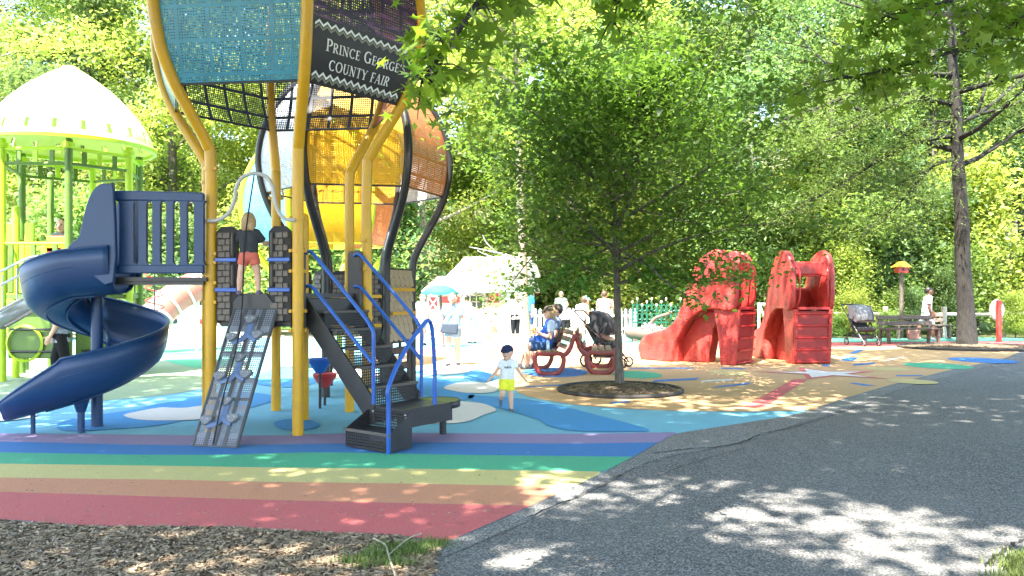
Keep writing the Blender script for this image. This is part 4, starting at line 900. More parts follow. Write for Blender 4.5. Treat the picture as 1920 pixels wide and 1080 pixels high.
MB().box((p.x, p.y, 2.42), (.36, .3, .2)).obj('box', REDP, bh, smooth=False, bev=.01); MB().prism([(-.28, 0), (.28, 0), (0, .2)], lambda a, b, h: Vector((p.x+a, p.y+h, 2.52+b)), -.22, .22).obj('roof', plain('ochre_paint', (.6, .36, .03), .5), bh, smooth=False)
MB().sphere((p.x, p.y-.155, 2.44), (.05, .02, .05), 10, 6).obj('hole', BLK, bh)
b = G(1873, 641); rs = thing('sign_post', 'red post with an oval white and red sign seen edge on by the path', 'sign', b)
MB().box(b+ez*.68, (.13, .13, 1.36)).obj('post', plain('signal_red', (.65, .06, .04), .45), rs, bev=.015, smooth=False)
rot = Matrix.Rotation(R(-52), 3, 'Z')
def disc(r, th, y, m, nm, par):
    mb = MB(); n = 28; V = [rot @ Vector((r*.62*math.cos(2*math.pi*k/n), s*th, r*math.sin(2*math.pi*k/n)))+b+Vector((0, y, 1.05)) for s in (-1, 1) for k in range(n)]
    mb.add(V, [tuple(range(n)), tuple(range(2*n-1, n-1, -1))]+[(k, (k+1) % n, n+(k+1) % n, n+k) for k in range(n)]); return mb.obj(nm, m, par, ang=30)
sd_ = disc(.36, .02, .11, plain('sign_grey_edge', (.35, .33, .3), .5), 'sign_disc', rs); disc(.31, .021, .098, WHITE, 'sign_face', sd_)
# ------------------------------------------------------------------ fences and garden behind the benches
pf = thing('picket_fence', 'white picket fence with rounded tips behind the benches', 'fence', W(1130, 620, 29.5)-ez*W(1130, 620, 29.5).z)
pk = MB().prism([(-.055, 0), (.055, 0), (.055, 1.12), (.035, 1.19), (0, 1.22), (-.035, 1.19), (-.055, 1.12)], lambda a, b, h: Vector((a, h, b)), -.012, .012).mesh('picket'); pk.materials.append(WHITE)
xa, xb = W(1004, 600, 29.5).x, W(1192, 600, 29.5).x; x = xa
while x < xb: mobj('picket', pk, pf, (x, 29.5, .02), None, (1, 1, .84)); x += .175
for z in (.3, .78): MB().box(((xa+xb)/2, 29.54, z), (xb-xa, .04, .09)).obj('rail', WHITE, pf, smooth=False)
gf = thing('iron_fence', 'ornate green iron fence with pale finials behind the shoe slides', 'fence', W(1240, 620, 27.5)-ez*W(1240, 620, 27.5).z)
xa, xb = W(1186, 600, 27.5).x, W(1312, 600, 27.5).x
cream = plain('cream_finial', (.6, .6, .42), .5)
for k in range(15):
    x = xa+(xb-xa)*k/14; h_ = 1.25+.12*math.sin(k*2.1); MB().tube([(x, 27.5, 0), (x, 27.5, h_)], .022, 6).obj('bar', GREENI, gf)
    MB().sphere((x, 27.5, h_+.05), (.035, .035, .06), 8, 6).obj('finial', cream, gf)
    if k < 14:
        xm = x+(xb-xa)/28
        for z in (.35, .8, 1.1): MB().tube([(xm+.065*math.cos(t*.7), 27.5, z+.11*math.sin(t*.7)) for t in range(9)], .016, 6, True).obj('scroll', GREENI, gf)
for z in (.15, .6, 1.0): MB().box(((xa+xb)/2, 27.52, z), (xb-xa, .03, .05)).obj('rail', GREENI, gf, smooth=False)
lg = thing('log_planter', 'dark hollow log planter with pink flowers beside the shoe slide', 'planter', G(1210, 641))
b = G(1210, 641); mb = MB(); mb.tube(cat([b+Vector((-.65, 0, .42)), b+Vector((-.45, 0, .3)), b+Vector((0, 0, .25)), b+Vector((.45, 0, .28)), b+Vector((.75, 0, .36))], 4), [.06, .12, .17, .2, .21, .22, .22, .22, .22, .22, .22, .21, .2, .19, .17, .14, .08], 12); mb.obj('log', OLDW, lg)
for s in (-.35, .4): MB().box(b+Vector((s, 0, .06)), (.16, .3, .12)).obj('foot', OLDW, lg, smooth=False)
MB().tube(cat([b+Vector((.1, .1, .4)), b+Vector((.3, .1, .75)), b+Vector((.7, .1, .9)), b+Vector((.9, .1, .98))], 5), .05, 8).obj('branch', OLDW, lg)
g = np.random.default_rng(4); mb = MB()
for _ in range(60): mb.sphere(b+Vector((g.normal(.15, .16), g.normal(0, .07), .47+abs(g.normal(0, .05)))), .035, 6, 4)
mb.obj('flowers', plain('pink_petals', (.7, .3, .4), .7), lg)
xg = thing('lattice_gate', 'white gate with crossed bars between the two shoe slides', 'gate', W(1445, 615, 27)-ez*W(1445, 615, 27).z)
c = W(1446, 600, 27); 
for x in (-.42, 0, .42): MB().box((c.x+x, 27, .72), (.07, .05, 1.1)).obj('upright', WHITE, xg, smooth=False)
for x0 in (-.42, 0):
    for s in (-1, 1): MB().tube([(c.x+x0+.02, 26.98, .72-.5*s), (c.x+x0+.4, 26.98, .72+.5*s)], .03, 6).obj('cross_bar', WHITE, xg)
for z in (.2, 1.24): MB().box((c.x, 27.03, z), (.92, .05, .07)).obj('rail', WHITE, xg, smooth=False)
# ------------------------------------------------------------------ house, umbrella
hs = thing('play_house', 'small white timber house with dormer, red crossed door and red panel', 'house', (-1.4, 31, 0))
HY = 30.2; xl, xr = W(800, 0, HY).x, W(1002, 0, HY).x; zeave, zmid, ztop = 1.72, 2.24, 3.05
siding = plain('white_siding', (.74, .69, .6), .7, 0, .05, 2); roofm = plain('pale_shingle', (.66, .6, .53), .8, 0, .1, 9)
TRIM = plain('tan_trim', (.48, .33, .2), .7)
wl_ = MB().box(((xl+xr)/2, HY+1.6, .87), (xr-xl, 3.0, 1.74)).obj('wall', siding, hs, smooth=False)
for k in range(11): MB().box(((xl+xr)/2, HY+.09, .14+.155*k), (xr-xl-.02, .03, .14), Matrix.Rotation(.06, 3, 'X')).obj('board', siding, wl_, smooth=False)
MB().box(((xl+xr)/2+.2, HY+2.0, 2.0), (xr-xl-1.6, 1.6, .6)).obj('upper_wall', siding, hs, smooth=False)
lr = MB(); lr.add([(xl-.15, HY-.35, zeave-.06), (xr+.2, HY-.35, zeave-.06), (xr+.05, HY+1.3, zmid), (xl+.3, HY+1.3, zmid)], [(0, 1, 2, 3)]); lr = lr.obj('porch_roof', roofm, hs, solid=.07, fix=False)
xu0, xu1 = W(838, 0, HY+1.2).x, W(1008, 0, HY+1.2).x
rf_ = MB(); rf_.add([(xu0, HY+1.05, zmid), (xu1+.1, HY+1.05, zmid), (xu1-.1, HY+2.6, ztop), (xu0+.6, HY+2.6, ztop), (xu0, HY+4.1, zmid), (xu1+.1, HY+4.1, zmid)], [(0, 1, 2, 3), (3, 2, 5, 4), (0, 3, 4), (1, 5, 2)]); rf_ = rf_.obj('roof', roofm, hs, solid=.07, fix=False, smooth=False)
for k in range(7):
    t = (k+.5)/7; MB().box(((xu0+xu1)/2+.25*t+.05, HY+1.02+1.55*t, zmid+.05+(ztop-zmid)*t), (xu1-xu0-.5*t-.1, .25, .015), Matrix.Rotation(.48, 3, 'X')).obj('shingle_course', roofm, rf_, smooth=False)
dx = W(900, 0, HY+1.3).x; MB().prism([(-.42, 0), (.42, 0), (0, .5)], lambda a, b, h: Vector((dx+a, HY+1.15+h, zmid+.18+b)), 0, 1.0).obj('dormer', siding, rf_, smooth=False)
for s in (-1, 1): MB().tube([(dx, HY+1.08, zmid+.74), (dx+s*.58, HY+1.08, zmid+.14)], .06, 4).obj('dormer_trim', TRIM, rf_)
for k in range(3): MB().box((dx, HY+1.13, zmid+.26+.11*k), (.4-.13*k, .03, .06)).obj('dormer_slat', TRIM, rf_, smooth=False)
def hpart(nm, px0, px1, py0, py1, m, par, y=0): 
    a, b = W(px0, py0, HY-y), W(px1, py1, HY-y); return MB().box(((a.x+b.x)/2, HY-y, (a.z+b.z)/2), (b.x-a.x, .06, a.z-b.z)).obj(nm, m, par, smooth=False)
RB = plain('barn_red', (.42, .05, .04), .6)
dr = hpart('door', 802, 822, 556, 582, RB, hs, .02)
for s in (-1, 1):
    a, b = W(803, 569-12*s, HY-.06), W(821, 569+12*s, HY-.06); MB().tube([a, b], .035, 4).obj('cross_trim', WHITE, dr)
for q in ((801, 803.5, 555, 583), (820.5, 823, 555, 583), (801, 823, 555, 557), (801, 823, 581, 583)): hpart('door_frame', *q, WHITE, dr, .07)
hpart('wall_panel', 826, 862, 556, 567, RB, hs, .03); hpart('wall_panel', 826, 862, 568, 580, plain('peach_paint', (.6, .34, .2), .6), hs, .03)
wn = hpart('window', 881, 906, 554, 578, plain('dark_glass', (.05, .06, .05), .15), hs, .03)
for q in ((880, 882.5, 553, 579), (904.5, 907, 553, 579), (892.5, 894.5, 553, 579), (880, 907, 553, 555), (880, 907, 577, 579), (880, 907, 565, 566.5)): hpart('window_frame', *q, TRIM, wn, .07)
sg_ = hpart('red_panel', 915, 935, 549, 567, RB, hs, .03); c = W(923, 558, HY-.08); MB().tube([c+Vector((.11*math.cos(k*.5), 0, .13*math.sin(k*.5))) for k in range(12)], .025, 6, True).obj('emblem', plain('emblem_orange', (.8, .4, .25), .6), sg_)
hpart('counter_panel', 915, 936, 568, 578, plain('peach_paint', (.6, .34, .2), .6), hs, .03)
for px in (912, 938): hpart('door_post', px-1.5, px+1.5, 548, 640, TRIM, hs, .08)
MB().prism([(-.5, 0), (.5, 0), (0, .32)], lambda a, b, h: Vector((xr+.12+h, HY+.4+a, zeave-.15+b)), -.05, .05).obj('side_gable', RB, hs, smooth=False)
b = G(832, 652); um = thing('parasol', 'small teal parasol on a brown pole in front of the white house', 'parasol', b)
top = W(825, 537, b.y); MB().tube([b, Vector((top.x, b.y, top.z))], .035, 8).obj('pole', OLDW, um)
mb = MB(); n = 24; prf = [(.001, .03), (.2, .02), (.4, -.06), (.55, -.2)]
mb.lathe(prf, n, (top.x, b.y, top.z)); K = 4
for j in range(n): i = j*K+3; v = mb.v[i]; mb.v[i] = (v[0], v[1], v[2]-.05*abs(math.sin(j*math.pi/4)))
mb.obj('canopy', TEAL, um, solid=.01, fix=False)
ct = thing('wooden_ladder', 'tan wooden steps leaning by the white house', 'steps', W(815, 640, 28)-ez*W(815, 640, 28).z); b = W(815, 640, 28); b.z = 0
for s in (0, .35): MB().tube([b+Vector((-.3, s, .0)), b+Vector((.3, s, .85))], .035, 4).obj('stringer', SLAT, ct)
for k in range(4): MB().box(b+Vector((-.2+.14*k, .17, .12+.2*k)), (.16, .4, .03)).obj('step', SLAT, ct, smooth=False)
# ------------------------------------------------------------------ people
HAIRB = plain('brown_hair', (.06, .035, .02), .6, 0, .3, 30); HAIRL = plain('blond_hair', (.38, .25, .12), .55, 0, .3, 40); HAIRK = plain('black_hair', (.012, .01, .01), .5, 0, .3, 30)
EYE = plain('eye_dark', (.02, .015, .012), .3); LIP = plain('lip', (.4, .14, .12), .5)
def cloth(name, c, var=.12): return plain(name, c, .85, 0, var, 9, .35, 240, .2)
def V3(*a): return Vector(a).normalized()
def person(label, loc, rz, H, pose, skin, top, bottom, hair, hairstyle='short', shoe=None, child=0.0, cap=None, slv=.6, leg=.55, long_top=0, belly=0, hipz=None, glasses=False, name='person', vox=None, group=None, shirt_marks=False):
    """facing -Y in its own frame; pose holds limb directions"""
    t = thing(name, label, 'person', loc, group, rz, True)
    hs_ = 1+.42*child; lg = 1-.14*child; X = Vector((1, 0, 0))
    sp = V3(*pose.get('spine', (0, 0, 1))); hd = V3(*pose.get('head', (0, -.12, 1)))
    hx = X*.052*H
    hip = {1: hx, -1: -hx}; chest = sp*.19*H; sh = sp*.275*H; nk = sp*.33*H; hc = nk+hd*(.055+.022*hs_)*H
    yaw = pose.get('yaw', 0); Rh = Matrix.Rotation(yaw, 3, 'Z'); tw = Matrix.Rotation(pose.get('twist', 0), 3, 'Z')
    shp = {s: sh+tw @ (X*s*(.1-.015*child)*H) for s in (1, -1)}
    J = {}
    for s, kl, ka in ((1, 'll', 'al'), (-1, 'lr', 'ar')):
        a, b = pose.get(kl, ((0, 0, -1), (0, 0, -1))); kn = hip[s]+V3(*a)*.245*H*lg; an = kn+V3(*b)*.235*H*lg
        fd = V3(*pose.get('f'+kl[1], (s*.15, -1, 0)))
        a2, b2 = pose.get(ka, ((s*.15, 0, -1), (s*.1, -.1, -1))); el = shp[s]+V3(*a2)*.165*H; wr = el+V3(*b2)*.14*H
        J[s] = (kn, an, fd, el, wr, V3(*b2))
    low = min(min((J[s][1]+J[s][2]*.09*H*(1 if J[s][2].z < 0 else 0)).z for s in J), *[J[s][1].z for s in J])-.038*H
    O = Vector((0, 0, -low if hipz is None else hipz)); q = vox or max(.0085, H*.0075)
    def sh_(m): m.v = [tuple(Vector(v)+O) for v in m.v]; return m
    m = MB()
    for s in (1, -1):
        kn, an, fd, el, wr, hdv = J[s]
        m.cap(hip[s], kn, .058*H, .04*H); m.cap(kn, kn.lerp(an, .35), .038*H, .039*H); m.cap(kn.lerp(an, .35), an, .039*H, .024*H)
        m.cap(an, an+fd*.08*H-ez*.018*H, .026*H, .02*H)
        m.cap(shp[s], el, .034*H, .026*H); m.cap(el, wr, .027*H, .018*H)
        pl_ = wr+hdv*.04*H; sd2 = hdv.cross(Vector((0, 1, 0))); sd2 = sd2.normalized() if sd2.length > .2 else X; fw = hdv.cross(sd2).normalized()
        m.cap(wr, pl_, .017*H, .019*H); m.cap(wr+fw*.012*H, pl_+fw*.014*H, .014*H, .014*H); m.cap(wr-fw*.01*H, pl_-fw*.014*H, .014*H, .013*H)
        for k, L in enumerate((.042, .05, .047, .036)):
            b0 = pl_+fw*(.021-.014*k)*H; b1 = b0+hdv*L*.5*H; b2_ = b1+(hdv+sd2*s*-.5).normalized()*L*.5*H; m.cap(b0, b1, .0072*H, .0066*H, 6); m.cap(b1, b2_, .0066*H, .0055*H, 6)
        b0 = wr+fw*.018*H; m.cap(b0, b0+(fw*1.0+hdv*.9).normalized()*.045*H, .0085*H, .0065*H, 6)
    for o_ in (-.032, .032): m.cap(X*o_*H, chest+tw @ (X*o_*1.2*H), .062*H, .06*H)
    m.cap(shp[1]*.8+sh*.2, shp[-1]*.8+sh*.2, .046*H, .046*H); m.cap(sh, nk+hd*.03*H, .034*H, .029*H)
    if belly: m.sphere(sp*.1*H+Vector((0, -.05*H, 0)), (.085*H, .1*H, .085*H))
    hr = Vector((.055, .068, .074))*H*hs_; m.sphere(hc, tuple(hr), 16, 12, Rh); f_ = Rh @ Vector((0, -1, 0)); r_ = Rh @ X; up = ez
    m.cap(hc+f_*.03*H*hs_-up*.045*H*hs_, hc+f_*.036*H*hs_-up*.05*H*hs_, .036*H*hs_, .03*H*hs_)
    m.cap(hc+f_*.064*H*hs_+up*.004*H, hc+f_*.074*H*hs_-up*.014*H*hs_, .008*H*hs_, .012*H*hs_, 8)
    for s in (1, -1): m.sphere(hc+r_*s*.055*H*hs_-up*.004*H, (.012*H*hs_, .014*H*hs_, .02*H*hs_), 8, 6)
    body = fobj('body', sh_(m), skin, t, q, 3)
    e = MB()
    for s in (1, -1): e.sphere(hc+f_*.061*H*hs_+r_*s*.023*H*hs_+up*.008*H*hs_, .0085*H*hs_, 8, 6)
    sh_(e).obj('eyes', EYE, body)
    e = MB(); e.sphere(hc+f_*.062*H*hs_-up*.036*H*hs_, (.02*H*hs_, .008*H*hs_, .006*H*hs_), 10, 6, Rh); sh_(e).obj('mouth', LIP, body)
    # top
    m = MB(); lt = long_top
    for o_ in (-.034, .034): m.cap(X*o_*H-sp*(.03+lt)*H, chest+tw @ (X*o_*1.2*H), (.072+lt*.15)*H, .07*H, round_=False); m.cap(chest+tw @ (X*o_*1.2*H), sh+tw @ (X*o_*1.3*H)+sp*.012*H, .07*H, .05*H)
    m.cap(shp[1]*.9+sh*.1, shp[-1]*.9+sh*.1, .052*H, .052*H); m.cap(sh, sh.lerp(nk, .45), .05*H, .04*H, round_=False)
    if belly: m.sphere(sp*.1*H+Vector((0, -.055*H, 0)), (.096*H, .112*H, .095*H))
    sl = MB()
    for s in (1, -1):
        _, _, _, el, wr, _ = J[s]; dst = m if not isinstance(slv, tuple) else sl
        f = slv if not isinstance(slv, tuple) else slv[0]
        if f > 0: dst.cap(shp[s], shp[s].lerp(el, f), .046*H, (.046 if f < .9 else .036)*H, round_=False); dst.sphere(shp[s], .047*H)
    tp_ = fobj('shirt', sh_(m), top, t, q*1.15, 3)
    if isinstance(slv, tuple):
        for s in (1, -1):
            el = J[s][3]; sl = MB(); sl.cap(shp[s], shp[s].lerp(el, slv[0]), .048*H, .046*H, round_=False); sl.sphere(shp[s], .049*H); fobj('sleeve', sh_(sl), slv[1], t, q*1.15, 2)
    if shirt_marks:
        e = MB()
        for k in range(6):
            for dz in ((0,) if k % 2 else (0, .02)): 
                x = (-.045+.018*k)*H; y = -(.082-.9*abs(x)*abs(x)/H)*H; e.box(Vector((x, y, .0))+sp*(.2+dz*.6)*H, (.011*H, .012*H, .02*H))
        sh_(e).obj('print', cloth('print_grey', (.2, .22, .25)), tp_, smooth=False)
    # bottoms
    if bottom is not None:
        m = MB(); m.cap(hip[1]*.75, hip[-1]*.75, .078*H, .078*H)
        for s in (1, -1):
            kn, an = J[s][0], J[s][1]
            if leg <= 1: m.cap(hip[s], hip[s].lerp(kn, leg), .067*H, (.062 if leg < .85 else .055)*H, round_=False)
            else: m.cap(hip[s], kn, .067*H, .05*H); m.cap(kn, kn.lerp(an, min(1, leg-1)), .05*H, .038*H, round_=False); m.sphere(kn, .05*H)
        fobj('trousers' if leg > 1 else 'shorts', sh_(m), bottom, t, q*1.15, 3)
    if shoe is not None:
        for s in (1, -1):
            an, fd = J[s][1], J[s][2]; m = MB(); m.cap(an-ez*.012*H-fd*.012*H, an+fd*.085*H-ez*.019*H, .029*H, .024*H); m.cap(an+ez*.005*H, an-ez*.01*H, .028*H, .03*H)
            fobj('shoe', sh_(m), shoe, t, q, 2)
    if hairstyle != 'none':
        m = MB(); back = -f_
        m.sphere(hc+back*.017*H*hs_+up*.015*H*hs_, (.061*H*hs_, .066*H*hs_, .07*H*hs_), 16, 10, Rh)
        if hairstyle in ('long', 'bob'):
            L = .15 if hairstyle == 'long' else .09
            for o_ in (-.03, 0, .03): m.cap(hc+back*.035*H*hs_+r_*o_*H*hs_, hc+back*.045*H*hs_+r_*o_*1.2*H*hs_-up*L*H, .036*H*hs_, .024*H*hs_)
            for o_ in (-1, 1): m.cap(hc+r_*o_*.05*H*hs_+up*.01*H, hc+r_*o_*.054*H*hs_+back*.01*H-up*(L*.7)*H, .017*H*hs_, .013*H*hs_)
        if hairstyle == 'tail': m.cap(hc+back*.075*H*hs_, hc+back*.09*H*hs_-up*.1*H, .022*H, .012*H)
        fobj('hair', sh_(m), hair, t, q, 1)
    if cap is not None:
        m = MB(); m.lathe([(.001, .066), (.03, .062), (.052, .042), (.063, .012), (.065, -.004), (.058, -.004)], 20); k = H*hs_
        c0 = hc+up*.026*H*hs_; m.v = [tuple(c0+Rh @ Vector((v[0]*k, v[1]*k*1.12, v[2]*k*.85))+O) for v in m.v]; co = m.obj('cap', cap, t)
        cy = pose.get('cap_back', 0); fb = Rh @ Vector((0, 1 if cy else -1, 0)); m = MB(); n = 10
        pts = [(math.cos(math.pi*j/n)*.056, .05+math.sin(math.pi*j/n)*.062) for j in range(n+1)]
        m.prism([(a, b) for a, b in pts], lambda a, b, h: c0+r_*a*k+fb*b*k+up*(h*k-.25*(b-.05)*k)+O, -.006, .002); m.obj('cap_brim', cap, co, smooth=False)
    if glasses:
        e = MB()
        for s in (1, -1): e.sphere(hc+f_*.066*H*hs_+r_*s*.024*H*hs_+up*.008*H*hs_, (.021*H, .008*H, .015*H), 10, 6, Rh)
        sh_(e).obj('sunglasses', BLK, t)
    t['_o'] = O.z; return t, O, J, hc
stand = dict()
c_white = cloth('white_cotton', (.72, .72, .72)); c_yel = cloth('lime_yellow_cotton', (.75, .72, .05)); c_navy = cloth('navy_cotton', (.02, .03, .07)); c_char = cloth('charcoal_cotton', (.045, .05, .055))
c_coral = cloth('coral_cotton', (.6, .15, .11)); c_lb = cloth('light_blue_cotton', (.2, .38, .62)); c_sb = cloth('royal_blue_cotton', (.03, .1, .42)); c_den = cloth('dark_denim', (.03, .07, .16)); c_blk = cloth('black_cotton', (.012, .012, .014))
c_mid = cloth('bright_blue_cotton', (.04, .25, .65)); c_pink = cloth('pink_cotton', (.7, .48, .46), .25); c_gry = cloth('grey_cotton', (.3, .32, .34), .3); c_lden = cloth('pale_denim', (.22, .3, .4)); c_ws = cloth('pale_blue_sleeve', (.45, .55, .68))
c_shoe = cloth('dark_shoe', (.03, .035, .04)); c_wshoe = cloth('white_shoe', (.6, .6, .6)); c_lav = cloth('lavender_cotton', (.42, .36, .55)); c_brn = cloth('brown_cap', (.09, .07, .05)); c_plaid = cloth('plaid_cotton', (.25, .27, .3), .6)
# boy running to the camera
person('toddler boy in navy cap and yellow shorts running across the blue ground', G(950, 771), .12, .92,
       dict(spine=(.04, -.1, 1), head=(-.1, -.1, 1), yaw=-.45, al=((.62, .1, -1), (.75, -.1, -1)), ar=((-.62, .0, -1), (-.85, -.1, -1)), ll=((.02, -.12, -1), (.06, .05, -1)), lr=((-.1, -.4, -1), (-.02, .9, -.45)), fr=(0, .3, -1), fl=(.15, -1, -.05)),
       SKIN, c_white, c_yel, HAIRB, 'short', cloth('grey_sandal', (.12, .15, .18)), 1.0, c_navy, .55, .72, shirt_marks=True, vox=.0085)
# girl climbing, seen from behind
gl, O, J, hc = person('girl with blond hair in charcoal shirt and coral shorts climbing onto the deck', ABp(.45, DZ-.02, .02), math.pi+.05, .96,
       dict(spine=(.02, -.08, 1), head=(0, -.1, 1), al=((.55, -.35, -.9), (.3, -.8, .3)), ar=((-.5, -.45, -.8), (-.35, -.7, .2)), ll=((.22, -.05, -1), (.08, .05, -1)), lr=((-.2, -.1, -1), (-.08, .1, -1))),
       SKIN, c_char, c_coral, HAIRL, 'bob', cloth('mauve_shoe', (.18, .14, .2)), .7, None, .75, .5, vox=.0085)
# woman walking
wb = G(849, 686); person('woman in light blue shirt and pale denim shorts with a dark shoulder bag', wb, -.05, 1.62,
       dict(spine=(0, -.02, 1), al=((.16, .05, -1), (.08, -.12, -1)), ar=((-.3, .12, -1), (-.22, -.05, -1)), ll=((.02, .16, -1), (.02, .22, -1)), lr=((-.02, -.2, -1), (0, .02, -1))),
       SKIN, c_lb, c_lden, HAIRB, 'tail', c_shoe, 0, None, .6, .5, .03)
bgm2 = plain('dark_bag', (.03, .045, .07), .7); tb = thing('shoulder_bag', 'dark blue bag carried across the body of the walking woman', 'bag', wb+Vector((-.05, -.17, 0)))
p = wb+Vector((-.06, -.2, .84)); MB().prism([(-.2, -.1), (.18, -.14), (.2, .1), (-.16, .12)], lambda a, b, h: p+Vector((a, h, b)), -.04, .05).obj('pouch', bgm2, tb, bev=.03)
MB().tube(cat([p+Vector((-.16, .06, .1)), p+Vector((-.06, .02, .3)), p+Vector((.1, .08, .46)), p+Vector((.17, .2, .54)), p+Vector((.14, .32, .46)), p+Vector((-.02, .34, .2)), p+Vector((-.14, .26, .05))], 5), .012, 6, flat=((0, 1, 0), .5)).obj('strap', bgm2, tb)
# seated pair, facing left (-X): rz = -90 deg
sit = dict(spine=(0, .2, 1), head=(0, -.2, 1), ll=((.08, -1, .02), (.0, .12, -1)), lr=((-.12, -1, .02), (-.05, -.25, -1)), al=((.1, -.1, -1), (-.25, -.9, .35)), ar=((-.1, -.15, -1), (.25, -.9, .4)))
LF = -math.pi/2
s1, O1, J1, hc1 = person('person in blue shirt with pale sleeves and denim shorts sitting with a yellow cup', (.66, 15.82, 0), LF+.12, 1.66, sit, SKIN, c_sb, c_den, HAIRL, 'bob', cloth('grey_shoe', (.16, .16, .16)), 0, c_brn, (.62, c_ws), .8, .02, 1, .56, True)
cup = Matrix.Translation((.66, 15.82, 0)) @ Matrix.Rotation(LF+.12, 4, 'Z') @ ((J1[-1][4]+J1[1][4])/2+O1+Vector((0, -.07, .03)))
tc = thing('paper_cup', 'bright yellow snack cup held by the seated person', 'cup', cup-ez*.03); MB().lathe([(.001, -.06), (.035, -.06), (.05, .05), (.046, .05), (.03, -.05)], 14, cup).obj('cup', plain('yellow_card', (.8, .62, .02), .6), tc)
m_ = MB(); m_.sphere(cup+ez*.055, (.045, .045, .035), 10, 6); m_.obj('contents', plain('corn_yellow', (.8, .6, .15), .7, 0, .3, 60, .5, 90), tc)
person('man in sunglasses and grey blue shirt sitting beside the person in blue', (.78, 16.55, 0), LF+.1, 1.75, dict(sit, spine=(0, .3, 1), al=((.2, -.2, -1), (-.1, -1, -.3)), ar=((-.2, -.2, -1), (.1, -1, -.3)), lr=((-.1, -1, .05), (0, -.5, -1))), SKIN, cloth('slate_cotton', (.1, .14, .22)), c_navy, HAIRK, 'short', c_shoe, 0, c_brn, .6, 1.0, .02, 0, .56, True)
bt = thing('bottle', 'pale steel water bottle standing on the bench beside the seated person', 'bottle', (.7, 15.56, .4935)); MB().lathe([(.001, 0), (.035, 0), (.037, .02), (.037, .17), (.02, .2), (.018, .2), (.001, .2)], 16, (.7, 15.56, .4935)).obj('flask', plain('bottle_blue', (.3, .42, .5), .3, .4), bt); MB().lathe([(.02, .2), (.024, .2), (.024, .235), (.001, .235)], 14, (.7, 15.56, .4935)).obj('lid', BLK, bt)
# standing group by the sunlit trunk
person('man in bright blue shirt and dark shorts standing behind the sunlit trunk', W(994, 640, 28.6)-ez*W(994, 640, 28.6).z, LF+.35, 1.8, dict(head=(0, -.15, 1), ar=((-.12, -.1, -1), (-.05, -.3, -1)), al=((.12, .1, -1), (.05, -.1, -1))), SKIN, c_mid, c_den, HAIRK, 'short', c_shoe, 0, None, .65, .95, .03)
person('woman in pink flowered top and black trousers beside the sunlit trunk', G(966, 637.5), .5, 1.62, dict(al=((.1, -.1, -1), (-.1, -.3, -1))), SKIN, c_pink, c_blk, HAIRB, 'tail', c_wshoe, 0, None, .9, 1.6, .05)
person('small child in pale pink bending down on the sunlit ground', G(916, 668), .6, 1.02, dict(spine=(.1, -.5, 1), head=(0, -.6, 1), al=((.1, -.8, -1), (0, -.7, -1)), ar=((-.1, -.8, -1), (0, -.7, -1)), ll=((.1, -.3, -1), (.05, .3, -1)), lr=((-.1, -.2, -1), (0, .2, -1))), SKIN, c_pink, cloth('pale_pink', (.72, .55, .56)), HAIRB, 'short', c_wshoe, .8, None, .6, 1.5, .08)
person('person in white and pale blue leaning forward by the white house', W(888, 640, 25.5)-ez*W(888, 640, 25.5).z, -1.2, 1.6, dict(spine=(0, -.45, 1), head=(0, -.5, 1), al=((.1, -.5, -1), (0, -.6, -1)), ar=((-.1, -.5, -1), (0, -.7, -1))), SKIN, c_white, c_lden, HAIRK, 'short', c_shoe, 0, None, .6, .7, .03)
person('person in white shirt and shorts walking past the small parasol', W(792, 640, 24.5)-ez*W(792, 640, 24.5).z, .7, 1.6, dict(ll=((.02, .16, -1), (.02, .22, -1)), lr=((-.02, -.2, -1), (0, .02, -1))), SKIN, c_white, c_gry, HAIRB, 'short', c_shoe, 0, None, .6, .7, .02)
# behind the benches
person('person in white tank top and teal cap bending over the stroller', W(1083, 650, 20.5)-ez*W(1083, 650, 20.5).z, 2.2, 1.6, dict(spine=(.05, -.42, 1), head=(0, -.7, .8), al=((.1, -.5, -1), (0, -.6, -1)), ar=((-.2, -.5, -1), (0, -.6, -1))), SKIN, cloth('white_print_tank', (.62, .58, .6), .35), c_white, HAIRB, 'short', c_wshoe, 0, cloth('teal_cap', (.25, .5, .5)), 0, .6, .04)
person('bald man in pale green shirt standing behind the picket fence', W(1052, 640, 30.6)-ez*W(1052, 640, 30.6).z, .2, 1.7, dict(), SKIN, cloth('pale_green', (.5, .58, .48)), c_blk, HAIRB, 'none', c_shoe, 0, None, .6, 1.5)
person('child in grey shirt standing before the picket fence', W(1061, 640, 27.5)-ez*W(1061, 640, 27.5).z, .1, 1.35, dict(), SKIN, c_gry, c_blk, HAIRB, 'short', c_shoe, .4, None, .6, .8)
person('person in dusty pink shirt with raised arms by the picket fence', W(1133, 640, 26.5)-ez*W(1133, 640, 26.5).z, 2.9, 1.68, dict(al=((.3, -.5, -.7), (-.1, -.6, .7)), ar=((-.3, -.5, -.7), (.1, -.6, .7))), SKIN, cloth('dusty_pink', (.6, .36, .36)), c_den, HAIRB, 'short', c_shoe, 0, None, .6, .8, .03)
# man walking at the far right
person('man in white shirt and grey shorts walking behind the wooden benches', W(1737, 640, 27.3)-ez*W(1737, 640, 27.3).z, math.pi/2-.2, 1.85, dict(spine=(0, -.1, 1), head=(0, -.2, 1), ll=((0, .35, -1), (0, .5, -1)), lr=((0, -.4, -1), (0, -.05, -1)), al=((.1, -.3, -1), (0, -.6, -1)), ar=((-.1, .1, -1), (0, -.3, -1))), SKIND, c_white, c_gry, HAIRK, 'short', c_wshoe, 0, None, .65, .95, .04)
